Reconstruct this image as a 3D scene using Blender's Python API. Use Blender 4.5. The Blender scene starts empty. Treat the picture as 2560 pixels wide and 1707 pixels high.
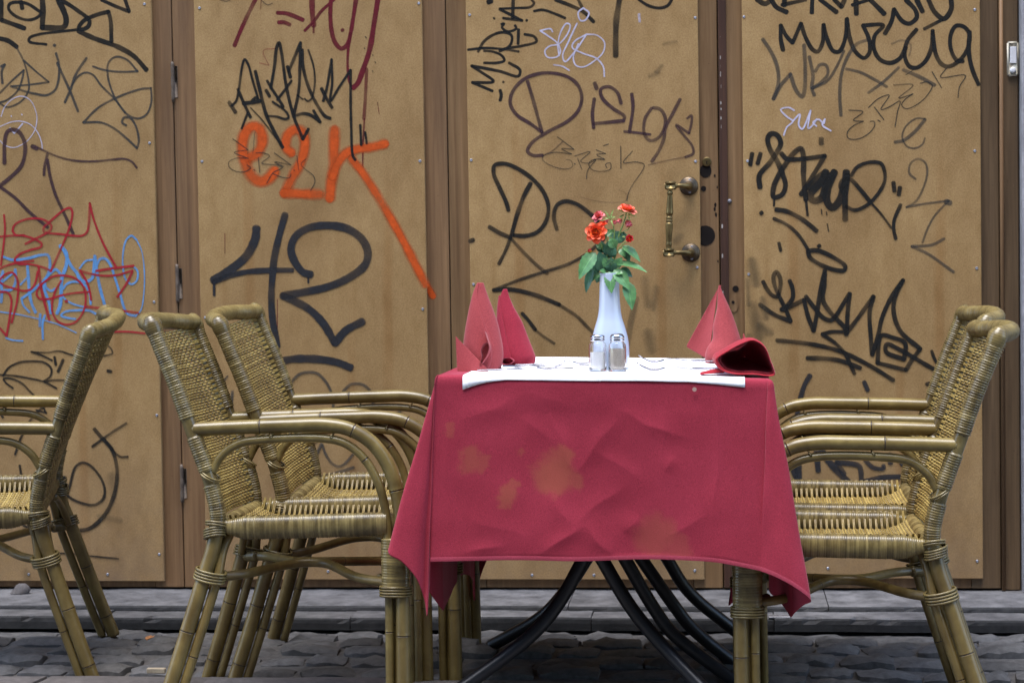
import bpy, math, random
import numpy as np
from mathutils import Matrix, Vector, noise

random.seed(7)
rng = np.random.default_rng(7)
R = math.radians
scene = bpy.context.scene
COL = scene.collection

# ------------------------------------------------------------------ camera, sky, sun, exposure
cam_data = bpy.data.cameras.new('camera')
cam = bpy.data.objects.new('camera', cam_data)
COL.objects.link(cam)
cam.matrix_world = (Matrix.Translation((0, 0, 1.015)) @ Matrix.Rotation(R(6.0), 4, 'Z')
                    @ Matrix.Rotation(R(90 - 2.45), 4, 'X') @ Matrix.Rotation(R(-0.9), 4, 'Z'))
cam_data.sensor_width = 36.0
cam_data.lens = 70.31
cam_data.clip_start = 0.1
cam_data.clip_end = 300
cam_data.dof.use_dof = True
cam_data.dof.focus_distance = 4.5
cam_data.dof.aperture_fstop = 8.0
scene.camera = cam

world = bpy.data.worlds.new('World')
scene.world = world
world.use_nodes = True
wn = world.node_tree
sky = wn.nodes.new('ShaderNodeTexSky')
sky.sky_type = 'NISHITA'
sky.sun_disc = False
SUN_EL, SUN_ROT = 76.0, 205.0
sky.sun_elevation = R(SUN_EL)
sky.sun_rotation = R(SUN_ROT)
sky.air_density = 1.0
sky.dust_density = 1.0
sky.ozone_density = 1.0
bg = wn.nodes['Background']
bg.inputs['Strength'].default_value = 0.15
wn.links.new(sky.outputs[0], bg.inputs['Color'])

sun_data = bpy.data.lights.new('sun', 'SUN')
sun_data.energy = 1.2
sun_data.angle = R(40)
sun_data.color = (1.0, 0.97, 0.93)
sun = bpy.data.objects.new('sun', sun_data)
COL.objects.link(sun)
_az = R(SUN_ROT)
_d = Vector((math.sin(_az) * math.cos(R(SUN_EL)), math.cos(_az) * math.cos(R(SUN_EL)), math.sin(R(SUN_EL))))
sun.rotation_euler = _d.to_track_quat('Z', 'Y').to_euler()

scene.view_settings.view_transform = 'Standard'
scene.view_settings.look = 'None'
scene.view_settings.gamma = 1.0
scene.view_settings.use_curve_mapping = False
scene.view_settings.exposure = 2.12
scene.cycles.transparent_max_bounces = 24

# ------------------------------------------------------------------ helpers
class MB:
    """collects vertices, faces and one float per vertex (tone)"""
    def __init__(s):
        s.v = []; s.f = []; s.t = []; s.n = 0
    def add(s, verts, faces, tone=0.5):
        verts = np.asarray(verts, float).reshape(-1, 3)
        k = len(verts)
        s.v.append(verts)
        b = s.n
        s.f.extend([tuple(int(i) + b for i in f) for f in faces])
        s.t.append(np.broadcast_to(np.asarray(tone, float), (k,)).copy())
        s.n += k
        return s
    def mesh(s, name, mat, offset=(0, 0, 0), smooth=True):
        me = bpy.data.meshes.new(name)
        v = np.concatenate(s.v) - np.asarray(offset, float)
        me.from_pydata(v.tolist(), [], s.f)
        a = me.attributes.new('tone', 'FLOAT', 'POINT')
        a.data.foreach_set('value', np.concatenate(s.t).astype(np.float32))
        if smooth:
            me.polygons.foreach_set('use_smooth', [True] * len(me.polygons))
        for m in (mat if isinstance(mat, (list, tuple)) else [mat]):
            me.materials.append(m)
        me.update()
        return me

def tag(o, label=None, cat=None, group=None, kind=None):
    if label: o['label'] = label
    if cat: o['category'] = cat
    if group: o['group'] = group
    if kind: o['kind'] = kind
    return o

def empty(name, loc=(0, 0, 0), rz=0.0):
    o = bpy.data.objects.new(name, None)
    o.empty_display_size = 0.1
    o.location = loc
    o.rotation_euler = (0, 0, rz)
    COL.objects.link(o)
    return o

def root_loc(o):
    while o.parent is not None:
        o = o.parent
    return tuple(o.location)

def obj(name, mb, mat, parent=None, smooth=True, world=True, base=(0, 0, 0)):
    """one mesh object; with a parent its vertices (given in world space) are stored relative to the thing's base"""
    off = (root_loc(parent) if parent is not None else base) if world else (0, 0, 0)
    me = mb.mesh(name, mat, off, smooth)
    o = bpy.data.objects.new(name, me)
    COL.objects.link(o)
    if parent is not None:
        o.parent = parent
    elif world:
        o.location = base
    return o

def copy_tree(o, parent=None):
    c = o.copy()
    COL.objects.link(c)
    c.parent = parent
    for ch in list(o.children):
        copy_tree(ch, c)
    return c

def catmull(pts, n_per=8, closed=False):
    P = [np.asarray(p, float) for p in pts]
    if len(P) == 2:
        return np.array([P[0] + (P[1] - P[0]) * t for t in np.linspace(0, 1, n_per + 1)])
    if closed:
        P = [P[-1]] + P + [P[0], P[1]]
    else:
        P = [2 * P[0] - P[1]] + P + [2 * P[-1] - P[-2]]
    out = []
    for i in range(1, len(P) - 2):
        p0, p1, p2, p3 = P[i - 1:i + 3]
        d1 = max(np.linalg.norm(p1 - p0), 1e-6) ** .5
        d2 = max(np.linalg.norm(p2 - p1), 1e-6) ** .5
        d3 = max(np.linalg.norm(p3 - p2), 1e-6) ** .5
        m1 = (p1 - p0) / d1 - (p2 - p0) / (d1 + d2) + (p2 - p1) / d2
        m2 = (p2 - p1) / d2 - (p3 - p1) / (d2 + d3) + (p3 - p2) / d3
        m1 *= d2; m2 *= d2
        for k in range(n_per):
            t = k / n_per
            t2, t3 = t * t, t * t * t
            out.append((2 * t3 - 3 * t2 + 1) * p1 + (t3 - 2 * t2 + t) * m1 + (-2 * t3 + 3 * t2) * p2 + (t3 - t2) * m2)
    if not closed:
        out.append(P[-2])
    return np.array(out)

def resample(pts, step):
    pts = np.asarray(pts, float)
    seg = np.linalg.norm(np.diff(pts, axis=0), axis=1)
    s = np.concatenate([[0], np.cumsum(seg)])
    n = max(2, int(round(s[-1] / step)) + 1)
    q = np.linspace(0, s[-1], n)
    return np.stack([np.interp(q, s, pts[:, i]) for i in range(3)], 1), q

def frames(pts, closed=False, up=None):
    pts = np.asarray(pts, float)
    n = len(pts)
    if closed:
        T = np.roll(pts, -1, 0) - np.roll(pts, 1, 0)
    else:
        T = np.gradient(pts, axis=0)
    T /= np.maximum(np.linalg.norm(T, axis=1, keepdims=True), 1e-12)
    if up is not None:
        up = np.asarray(up, float)
        N = up - T * (T @ up)[:, None]
        N /= np.maximum(np.linalg.norm(N, axis=1, keepdims=True), 1e-9)
    else:
        N = np.zeros_like(T)
        a = np.array([0, 0, 1.0]) if abs(T[0][2]) < .9 else np.array([0, 1.0, 0])
        v = a - T[0] * (a @ T[0]); N[0] = v / np.linalg.norm(v)
        for i in range(1, n):
            v = N[i - 1] - T[i] * (N[i - 1] @ T[i])
            N[i] = v / max(np.linalg.norm(v), 1e-9)
    return T, N, np.cross(T, N)

def tube(mb, pts, rad, sides=8, closed=False, caps=True, tone=.5, up=None, asp=1.0):
    pts = np.asarray(pts, float)
    n = len(pts)
    rad = np.broadcast_to(np.asarray(rad, float), (n,))
    T, N, B = frames(pts, closed, up)
    a = np.arange(sides) * 2 * math.pi / sides
    V = pts[:, None, :] + rad[:, None, None] * (np.cos(a)[None, :, None] * N[:, None, :] + asp * np.sin(a)[None, :, None] * B[:, None, :])
    F = []
    m = n if closed else n - 1
    for i in range(m):
        j = (i + 1) % n
        for k in range(sides):
            l = (k + 1) % sides
            F.append((i * sides + k, i * sides + l, j * sides + l, j * sides + k))
    if caps and not closed:
        F.append(tuple(reversed(range(sides))))
        F.append(tuple(range((n - 1) * sides, n * sides)))
    tone = np.repeat(np.broadcast_to(np.asarray(tone, float), (n,)), sides)
    mb.add(V.reshape(-1, 3), F, tone)
    return mb

def grid(mb, P, tone=.5, flip=False, wrap=False):
    """P: (rows, cols, 3)"""
    P = np.asarray(P, float)
    r, c = P.shape[:2]
    F = []
    for i in range(r - 1):
        for j in range(c if wrap else c - 1):
            k = (j + 1) % c
            q = (i * c + j, i * c + k, (i + 1) * c + k, (i + 1) * c + j)
            F.append(q[::-1] if flip else q)
    t = np.asarray(tone, float)
    mb.add(P.reshape(-1, 3), F, t.reshape(-1) if t.ndim else t)
    return mb

def cbox(mb, x0, x1, y0, y1, z0, z1, c=.0015, tone=.5):
    """box with chamfered edges"""
    v = []
    idx = {}
    for ix, X in enumerate((x0, x1)):
        for iy, Y in enumerate((y0, y1)):
            for iz, Z in enumerate((z0, z1)):
                sx, sy, sz = (1 - 2 * ix) * c, (1 - 2 * iy) * c, (1 - 2 * iz) * c
                for ax, p in enumerate(((X, Y + sy, Z + sz), (X + sx, Y, Z + sz), (X + sx, Y + sy, Z))):
                    idx[(ix, iy, iz, ax)] = len(v)
                    v.append(p)
    F = []
    I = idx
    for ix in (0, 1):
        q = [I[(ix, a, b, 0)] for a, b in ((0, 0), (0, 1), (1, 1), (1, 0))]
        F.append(q if ix == 0 else q[::-1])
    for iy in (0, 1):
        q = [I[(a, iy, b, 1)] for a, b in ((0, 0), (1, 0), (1, 1), (0, 1))]
        F.append(q if iy == 0 else q[::-1])
    for iz in (0, 1):
        q = [I[(a, b, iz, 2)] for a, b in ((0, 0), (0, 1), (1, 1), (1, 0))]
        F.append(q if iz == 0 else q[::-1])
    for a in (0, 1):
        for b in (0, 1):
            s = (a == b)
            q = [I[(0, a, b, 1)], I[(1, a, b, 1)], I[(1, a, b, 2)], I[(0, a, b, 2)]]
            F.append(q if s else q[::-1])
            q = [I[(a, 0, b, 0)], I[(a, 1, b, 0)], I[(a, 1, b, 2)], I[(a, 0, b, 2)]]
            F.append(q[::-1] if s else q)
            q = [I[(a, b, 0, 0)], I[(a, b, 1, 0)], I[(a, b, 1, 1)], I[(a, b, 0, 1)]]
            F.append(q if s else q[::-1])
    for ix in (0, 1):
        for iy in (0, 1):
            for iz in (0, 1):
                q = [I[(ix, iy, iz, k)] for k in range(3)]
                F.append(q if (ix + iy + iz) % 2 else q[::-1])
    mb.add(v, F, tone)
    return mb

def lathe(mb, prof, cx=0, cy=0, cz=0, seg=32, tone=.5, axis='z'):
    a = np.arange(seg) * 2 * math.pi / seg
    P = []
    for r, h in prof:
        ring = np.stack([r * np.cos(a), r * np.sin(a), np.full(seg, h)], 1)
        if axis == 'y':                      # axis towards -y (towards the street)
            ring = np.stack([ring[:, 0], -ring[:, 2], ring[:, 1]], 1)
        P.append(ring + np.array([cx, cy, cz]))
    grid(mb, P, tone, wrap=True)
    n = len(prof)
    base = mb.n - n * seg
    mb.f.append(tuple(base + i for i in reversed(range(seg))))
    mb.f.append(tuple(base + (n - 1) * seg + i for i in range(seg)))
    return mb

def nz(x, y, z=0.0, s=1.0):
    return noise.noise(Vector((x * s, y * s, z * s)))

# ------------------------------------------------------------------ materials
def new_mat(name):
    m = bpy.data.materials.new(name)
    m.use_nodes = True
    nt = m.node_tree
    return m, nt, nt.nodes['Principled BSDF']

def N(nt, kind, **kw):
    n = nt.nodes.new(kind)
    for k, v in kw.items():
        if k in n.inputs.keys() if isinstance(k, str) else False:
            n.inputs[k].default_value = v
        else:
            setattr(n, k, v)
    return n

def ramp(nt, stops, src=None):
    r = nt.nodes.new('ShaderNodeValToRGB')
    e = r.color_ramp.elements
    while len(e) < len(stops):
        e.new(.5)
    for el, (p, c) in zip(e, stops):
        el.position = p
        el.color = (*c, 1) if len(c) == 3 else c
    if src is not None:
        nt.links.new(src, r.inputs[0])
    return r

def tex(nt, scale, detail=4, rough=.55, stretch=(1, 1, 1), dist=0.0, rot=(0, 0, 0), coord='Object'):
    tc = nt.nodes.new('ShaderNodeTexCoord')
    mp = nt.nodes.new('ShaderNodeMapping')
    mp.inputs['Scale'].default_value = stretch
    mp.inputs['Rotation'].default_value = rot
    nt.links.new(tc.outputs[coord], mp.inputs[0])
    n = nt.nodes.new('ShaderNodeTexNoise')
    n.inputs['Scale'].default_value = scale
    n.inputs['Detail'].default_value = detail
    n.inputs['Roughness'].default_value = rough
    n.inputs['Distortion'].default_value = dist
    nt.links.new(mp.outputs[0], n.inputs['Vector'])
    return n.outputs['Fac']

def mix(nt, a, b, fac, mode='MIX'):
    n = nt.nodes.new('ShaderNodeMix')
    n.data_type = 'RGBA'
    n.blend_type = mode
    n.clamp_factor = True
    for sock, val in ((n.inputs['Factor'], fac), (n.inputs['A'], a), (n.inputs['B'], b)):
        if hasattr(val, 'is_linked'):
            nt.links.new(val, sock)
        elif sock.name == 'Factor':
            sock.default_value = val
        else:
            sock.default_value = (*val, 1)
    return n.outputs['Result']

def bump(nt, bsdf, h, strength=.3, dist=.002):
    b = nt.nodes.new('ShaderNodeBump')
    b.inputs['Strength'].default_value = strength
    b.inputs['Distance'].default_value = dist
    nt.links.new(h, b.inputs['Height'])
    nt.links.new(b.outputs[0], bsdf.inputs['Normal'])

def attr(nt, name='tone'):
    a = nt.nodes.new('ShaderNodeAttribute')
    a.attribute_name = name
    return a.outputs['Fac']

def math_node(nt, op, a, b=0.0, clamp=False):
    n = nt.nodes.new('ShaderNodeMath')
    n.operation = op
    n.use_clamp = clamp
    for s, v in zip(n.inputs, (a, b)):
        if hasattr(v, 'is_linked'):
            nt.links.new(v, s)
        else:
            s.default_value = v
    return n.outputs[0]

def simple(name, col, rough=.5, metal=0.0, var=.12, scale=20, spec=.5, bmp=0.0, stretch=(1, 1, 1), coat=0.0):
    m, nt, b = new_mat(name)
    f = tex(nt, scale, 5, .6, stretch)
    lo = tuple(max(0, c * (1 - var)) for c in col)
    hi = tuple(c * (1 + var) for c in col)
    r = ramp(nt, [(.3, lo), (.7, hi)], f)
    nt.links.new(r.outputs[0], b.inputs['Base Color'])
    b.inputs['Roughness'].default_value = rough
    b.inputs['Metallic'].default_value = metal
    b.inputs['Specular IOR Level'].default_value = spec
    b.inputs['Coat Weight'].default_value = coat
    if bmp:
        bump(nt, b, f, bmp, .001)
    return m

def make_board():
    m, nt, b = new_mat('hardboard')
    fine = tex(nt, 300, 4, .75, (1, 1, .7))
    mid = tex(nt, 26, 5, .65, (1, 1, .5))
    big = tex(nt, 2.6, 4, .6, (1, 1, .5), .6)
    drip = tex(nt, 9, 3, .5, (1.6, 1, .07))
    c = ramp(nt, [(.36, (.300, .186, .070)), (.64, (.440, .286, .122))], fine).outputs[0]
    c = mix(nt, c, ramp(nt, [(.3, (.66, .60, .52)), (.62, (1, 1, 1))], mid).outputs[0], .5, 'MULTIPLY')
    c = mix(nt, c, ramp(nt, [(.32, (.66, .61, .57)), (.65, (1.0, 1.0, 1.0))], big).outputs[0], .75, 'MULTIPLY')
    c = mix(nt, c, ramp(nt, [(.60, (1, 1, 1)), (.74, (.80, .66, .50))], drip).outputs[0], .55, 'MULTIPLY')
    oi = nt.nodes.new('ShaderNodeObjectInfo')
    c = mix(nt, c, ramp(nt, [(0, (.93, .90, .88)), (1, (1.06, 1.05, 1.04))], oi.outputs['Random']).outputs[0], 1.0, 'MULTIPLY')
    dirt = tex(nt, 75, 4, .7)
    c = mix(nt, c, ramp(nt, [(.68, (1, 1, 1)), (.80, (.62, .55, .48))], dirt).outputs[0], .6, 'MULTIPLY')
    # splashed street dirt low on the boards, scuffs higher up
    tc = nt.nodes.new('ShaderNodeTexCoord'); sp = nt.nodes.new('ShaderNodeSeparateXYZ')
    nt.links.new(tc.outputs['Object'], sp.inputs[0])
    lo = nt.nodes.new('ShaderNodeMapRange')
    lo.inputs['From Min'].default_value = .55; lo.inputs['From Max'].default_value = .0
    lo.inputs['To Max'].default_value = .8
    nt.links.new(sp.outputs['Z'], lo.inputs['Value'])
    spl = math_node(nt, 'MULTIPLY', lo.outputs[0], ramp(nt, [(.25, (.2, .2, .2)), (.75, (1, 1, 1))], tex(nt, 8, 6, .7)).outputs[0])
    c = mix(nt, c, (.135, .098, .072), math_node(nt, 'MULTIPLY', spl, .75))
    sc1 = ramp(nt, [(.66, (0, 0, 0)), (.72, (1, 1, 1))], tex(nt, 7, 6, .8, (1, 1, .6), 1.2)).outputs[0]
    c = mix(nt, c, (.15, .115, .075), math_node(nt, 'MULTIPLY', sc1, .35))
    nt.links.new(c, b.inputs['Base Color'])
    r = ramp(nt, [(.3, (.5, .5, .5)), (.7, (.68, .68, .68))], mid)
    nt.links.new(r.outputs[0], b.inputs['Roughness'])
    b.inputs['Specular IOR Level'].default_value = .35
    bump(nt, b, fine, .12, .0006)
    return m

def make_wood(name, dark, light, rough=.55, gscale=70):
    m, nt, b = new_mat(name)
    g = tex(nt, gscale, 6, .7, (1, 1, .035), .4)
    g2 = tex(nt, 11, 4, .6, (1.5, 1, .12))
    spot = tex(nt, 120, 2, .5)
    wear = tex(nt, 30, 5, .75, (1, 1, .25))
    c = ramp(nt, [(.28, dark), (.72, light)], g).outputs[0]
    c = mix(nt, c, ramp(nt, [(.3, (.60, .56, .54)), (.7, (1.08, 1.05, 1.0))], g2).outputs[0], .7, 'MULTIPLY')
    c = mix(nt, c, ramp(nt, [(.70, (1, 1, 1)), (.76, (.35, .3, .28))], spot).outputs[0], .6, 'MULTIPLY')
    c = mix(nt, c, (light[0] * 1.7, light[1] * 1.7, light[2] * 1.8), ramp(nt, [(.66, (0, 0, 0)), (.8, (.5, .5, .5))], wear).outputs[0])
    nt.links.new(c, b.inputs['Base Color'])
    b.inputs['Roughness'].default_value = rough
    b.inputs['Specular IOR Level'].default_value = .4
    bump(nt, b, g, .25, .0012)
    return m

def make_paint(name, col, rough=.5):
    """marker or spray paint lying on the board; tone = how much of the board it covers"""
    m, nt, b = new_mat(name)
    f = tex(nt, 60, 4, .7)
    r = ramp(nt, [(.3, tuple(c * .8 for c in col)), (.7, tuple(min(1, c * 1.2) for c in col))], f)
    nt.links.new(r.outputs[0], b.inputs['Base Color'])
    b.inputs['Roughness'].default_value = rough
    b.inputs['Specular IOR Level'].default_value = .18
    grain = tex(nt, 520, 2, .6)
    g = math_node(nt, 'MULTIPLY_ADD', grain, .5)
    nt.nodes[-1].inputs[2].default_value = .72
    a = math_node(nt, 'MULTIPLY', attr(nt), g, True)
    tr = nt.nodes.new('ShaderNodeBsdfTransparent')
    mx = nt.nodes.new('ShaderNodeMixShader')
    nt.links.new(a, mx.inputs[0])
    nt.links.new(tr.outputs[0], mx.inputs[1])
    nt.links.new(b.outputs[0], mx.inputs[2])
    nt.links.new(mx.outputs[0], nt.nodes['Material Output'].inputs['Surface'])
    return m

def make_cane(name, c0, c1, cdark, rough=.32, scuff=.5, stretch=(1, 1, 1), sc=55):
    """bamboo or rattan: tone 0..1 shifts the colour, tone above 1.5 is a dark node ring"""
    m, nt, b = new_mat(name)
    t = attr(nt)
    f = tex(nt, sc, 4, .6, stretch)
    mot = tex(nt, 14, 4, .6)
    s = math_node(nt, 'ADD', math_node(nt, 'MULTIPLY', f, .7), math_node(nt, 'MULTIPLY', t, .6), False)
    c = ramp(nt, [(.35, c0), (.95, c1)], s).outputs[0]
    c = mix(nt, c, ramp(nt, [(.36, (.50, .44, .38)), (.6, (1, 1, 1))], mot).outputs[0], .7, 'MULTIPLY')
    oi = nt.nodes.new('ShaderNodeObjectInfo')
    c = mix(nt, c, ramp(nt, [(0, (.78, .76, .74)), (.5, (1, .99, .96)), (1, (1.14, 1.10, 1.0))], oi.outputs['Random']).outputs[0], .85, 'MULTIPLY')
    node = math_node(nt, 'GREATER_THAN', t, 1.5)
    c = mix(nt, c, cdark, node)
    if scuff:
        w = tex(nt, 95, 4, .75)
        w2 = tex(nt, 12, 2, .5)
        ww = math_node(nt, 'MULTIPLY', ramp(nt, [(.70, (0, 0, 0)), (.76, (1, 1, 1))], w).outputs[0], ramp(nt, [(.52, (0, 0, 0)), (.6, (1, 1, 1))], w2).outputs[0])
        c = mix(nt, c, (.55, .55, .52), math_node(nt, 'MULTIPLY', ww, scuff))
    nt.links.new(c, b.inputs['Base Color'])
    b.inputs['Roughness'].default_value = rough
    b.inputs['Specular IOR Level'].default_value = .5
    bump(nt, b, f, .08, .0005)
    return m

def make_stone(name, c0, c1, sc=30, rough=.85, bmp=.6, speck=True):
    m, nt, b = new_mat(name)
    f = tex(nt, sc, 8, .7)
    g = tex(nt, sc * .16, 4, .6)
    oi = nt.nodes.new('ShaderNodeObjectInfo')
    c = ramp(nt, [(.3, c0), (.72, c1)], f).outputs[0]
    c = mix(nt, c, ramp(nt, [(.3, (.62, .60, .60)), (.7, (1.1, 1.08, 1.05))], g).outputs[0], .8, 'MULTIPLY')
    c = mix(nt, c, ramp(nt, [(0, (.72, .70, .68)), (1, (1.12, 1.12, 1.15))], oi.outputs['Random']).outputs[0], .8, 'MULTIPLY')
    nt.links.new(c, b.inputs['Base Color'])
    b.inputs['Roughness'].default_value = rough
    b.inputs['Specular IOR Level'].default_value = .35
    if bmp:
        bump(nt, b, f, bmp, .004)
    return m

def make_cloth(name, col, stains=(), weave=520):
    m, nt, b = new_mat(name)
    f = tex(nt, weave, 2, .5)
    g = tex(nt, 7, 4, .6)
    c = ramp(nt, [(.3, tuple(v * .78 for v in col)), (.7, tuple(v * 1.18 for v in col))], f).outputs[0]
    c = mix(nt, c, ramp(nt, [(.3, (.86, .80, .82)), (.7, (1.06, 1.08, 1.1))], g).outputs[0], .8, 'MULTIPLY')
    if stains:
        tc = nt.nodes.new('ShaderNodeTexCoord')
        nn = nt.nodes.new('ShaderNodeTexNoise')
        nn.inputs['Scale'].default_value = 22
        nn.inputs['Detail'].default_value = 7
        nn.inputs['Roughness'].default_value = .62
        nt.links.new(tc.outputs['Object'], nn.inputs['Vector'])
        warp = nt.nodes.new('ShaderNodeVectorMath'); warp.operation = 'MULTIPLY_ADD'
        nt.links.new(nn.outputs['Color'], warp.inputs[0])
        warp.inputs[1].default_value = (.075, 0, .075)
        nt.links.new(tc.outputs['Object'], warp.inputs[2])
        total = None
        for (x, z, r, k) in stains:
            d = nt.nodes.new('ShaderNodeVectorMath'); d.operation = 'DISTANCE'
            fl = nt.nodes.new('ShaderNodeVectorMath'); fl.operation = 'MULTIPLY'
            fl.inputs[1].default_value = (1, 0, 1)
            nt.links.new(warp.outputs[0], fl.inputs[0])
            nt.links.new(fl.outputs[0], d.inputs[0])
            d.inputs[1].default_value = (x + .0375, 0, z + .0375)
            mr = nt.nodes.new('ShaderNodeMapRange')
            mr.inputs['From Min'].default_value = r
            mr.inputs['From Max'].default_value = r * .45
            mr.interpolation_type = 'SMOOTHSTEP'
            mr.inputs['To Max'].default_value = k
            nt.links.new(d.outputs['Value'], mr.inputs['Value'])
            total = mr.outputs[0] if total is None else math_node(nt, 'MAXIMUM', total, mr.outputs[0])
        # only the cloth of the front drop (y below the front edge) is stained
        sp = nt.nodes.new('ShaderNodeSeparateXYZ')
        nt.links.new(tc.outputs['Object'], sp.inputs[0])
        total = math_node(nt, 'MULTIPLY', total, math_node(nt, 'LESS_THAN', sp.outputs['Y'], -.005))
        c = mix(nt, c, (.31, .092, .048), math_node(nt, 'MULTIPLY', total, .72))
    nt.links.new(c, b.inputs['Base Color'])
    b.inputs['Roughness'].default_value = .85
    b.inputs['Specular IOR Level'].default_value = .06
    b.inputs['Sheen Weight'].default_value = .18
    b.inputs['Sheen Roughness'].default_value = .4
    b.inputs['Sheen Tint'].default_value = (1, .75, .8, 1)
    bump(nt, b, f, .3, .0008)
    return m

def make_glass(name, tint=(1, 1, 1), rough=.02):
    m, nt, b = new_mat(name)
    b.inputs['Base Color'].default_value = (*tint, 1)
    b.inputs['Transmission Weight'].default_value = 1
    b.inputs['Roughness'].default_value = rough
    b.inputs['IOR'].default_value = 1.48
    return m

M = {}
M['board'] = make_board()
M['stile'] = make_wood('weathered stile wood', (.135, .074, .034), (.275, .160, .074))
M['stile_warm'] = make_wood('varnished stile wood', (.135, .076, .034), (.265, .163, .078), .42)
M['stile_dark'] = make_wood('dark stile wood', (.080, .050, .026), (.170, .112, .060), .45)
M['riser'] = make_stone('dark step riser', (.016, .0165, .018), (.045, .045, .046), 30, .85, .5)
M['rebate'] = make_wood('dark rebate wood', (.035, .016, .010), (.085, .038, .022), .5)
M['hole'] = simple('dark hole', (.014, .011, .010), .9, 0, .2, 20, .1)
M['steel'] = simple('zinc screw', (.30, .31, .35), .42, .9, .2, 300)
M['hinge'] = simple('painted hinge metal', (.115, .085, .062), .65, .15, .4, 60)
M['brass'] = simple('tarnished brass', (.165, .118, .048), .42, .8, .5, 26)
M['brass_dark'] = simple('darkened brass', (.085, .062, .040), .38, .8, .4, 30)
M['facade'] = make_stone('grey facade stone', (.26, .26, .27), (.42, .42, .43), 40, .9, .4)
M['cobble'] = make_stone('worn cobble stone', (.054, .054, .0545), (.138, .137, .137), 34)
M['flag'] = make_stone('sandstone flag', (.075, .068, .067), (.135, .124, .121), 46, .85, .35)
M['step'] = make_stone('weathered step', (.038, .0385, .041), (.165, .165, .170), 16, .85, .6)
M['joint'] = make_stone('sandy joint', (.055, .053, .052), (.125, .120, .115), 60)
M['weave'] = make_cane('woven rattan', (.195, .136, .038), (.385, .292, .098), (.03, .02, .01), .30, 0)
M['wrap'] = make_cane('wrapped rattan', (.096, .072, .026), (.255, .198, .080), (.03, .02, .01), .26, .0)
M['cane'] = make_cane('bamboo cane', (.112, .080, .024), (.255, .196, .070), (.022, .012, .010), .29, .75, (1, 1, 1), 30)
M['leg'] = make_cane('bamboo leg', (.104, .072, .022), (.232, .170, .058), (.025, .014, .010), .36, .9, (1, 1, .25), 45)
M['red'] = make_cloth('red table linen', (.300, .032, .052),
    [(.252, -.217, .060, .80), (.300, -.226, .030, .6), (.268, -.185, .034, .7), (.066, -.185, .036, .6), (.094, -.192, .022, .5), (.147, -.262, .033, .72), (.160, -.240, .018, .6), (.471, -.350, .058, .5), (.505, -.372, .040, .4), (.022, -.118, .020, .45), (.179, -.167, .014, .45)])
M['napkin'] = make_cloth('salmon napkin linen', (.325, .060, .064))
M['napkin2'] = make_cloth('crimson napkin linen', (.290, .028, .046))
M['napkin3'] = make_cloth('deep red napkin linen', (.300, .018, .026))
M['paper'] = simple('white paper', (.88, .89, .92), .8, 0, .01)
M['wax'] = simple('cream wax spot', (.40, .24, .20), .6)
M['porcelain'] = simple('white porcelain', (.44, .51, .62), .16, 0, .01, 5, .5, 0, (1, 1, 1), .3)
M['chrome'] = simple('polished steel', (.55, .55, .58), .16, 1, .05)
M['cutlery'] = simple('worn steel cutlery', (.26, .26, .30), .22, 1, .1)
M['glass'] = make_glass('clear glass')
M['salt'] = simple('white salt', (.85, .85, .86), .9, 0, .03, 400)
M['pepper'] = simple('ground pepper', (.42, .37, .31), .9, 0, .25, 700)
M['black'] = simple('black lacquered steel', (.012, .012, .014), .36, 0, .2, 40)
M['table'] = simple('table board', (.10, .075, .05), .6)
M['leaf'] = None
M['plastic'] = simple('yellowed plastic', (.52, .48, .38), .5, 0, .12, 40)
M['plastic_white'] = simple('white plastic', (.70, .70, .72), .4, 0, .05)
M['plaster'] = make_stone('grey plaster', (.13, .125, .12), (.20, .195, .185), 8, .9, .1)
M['glass_dark'] = simple('dark window glass', (.03, .035, .04), .1)
M['flake'] = simple('chipped pale paint', (.36, .33, .31), .7)
M['dry_leaf'] = simple('dry leaf', (.33, .14, .05), .8, 0, .3, 120)
M['chip'] = simple('pale wood chip', (.33, .27, .19), .85, 0, .25, 60)
M['galv'] = simple('galvanised plate', (.22, .22, .24), .5, .7, .2, 60)

PAINT = {'black': (.016, .016, .015), 'ink': (.024, .025, .029), 'grey': (.055, .053, .048), 'purple': (.060, .032, .036), 'lilac': (.56, .53, .66),
         'blue': (.12, .30, .58), 'red': (.36, .018, .030), 'darkred': (.125, .010, .018), 'orange': (.56, .082, .012), 'pen': (.035, .034, .030),
         'pink': (.34, .10, .06), 'smear': (.10, .075, .045)}
PAINTM = {k: make_paint('paint ' + k, v, .6 if k in ('orange', 'ink', 'darkred') else .45) for k, v in PAINT.items()}

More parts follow.
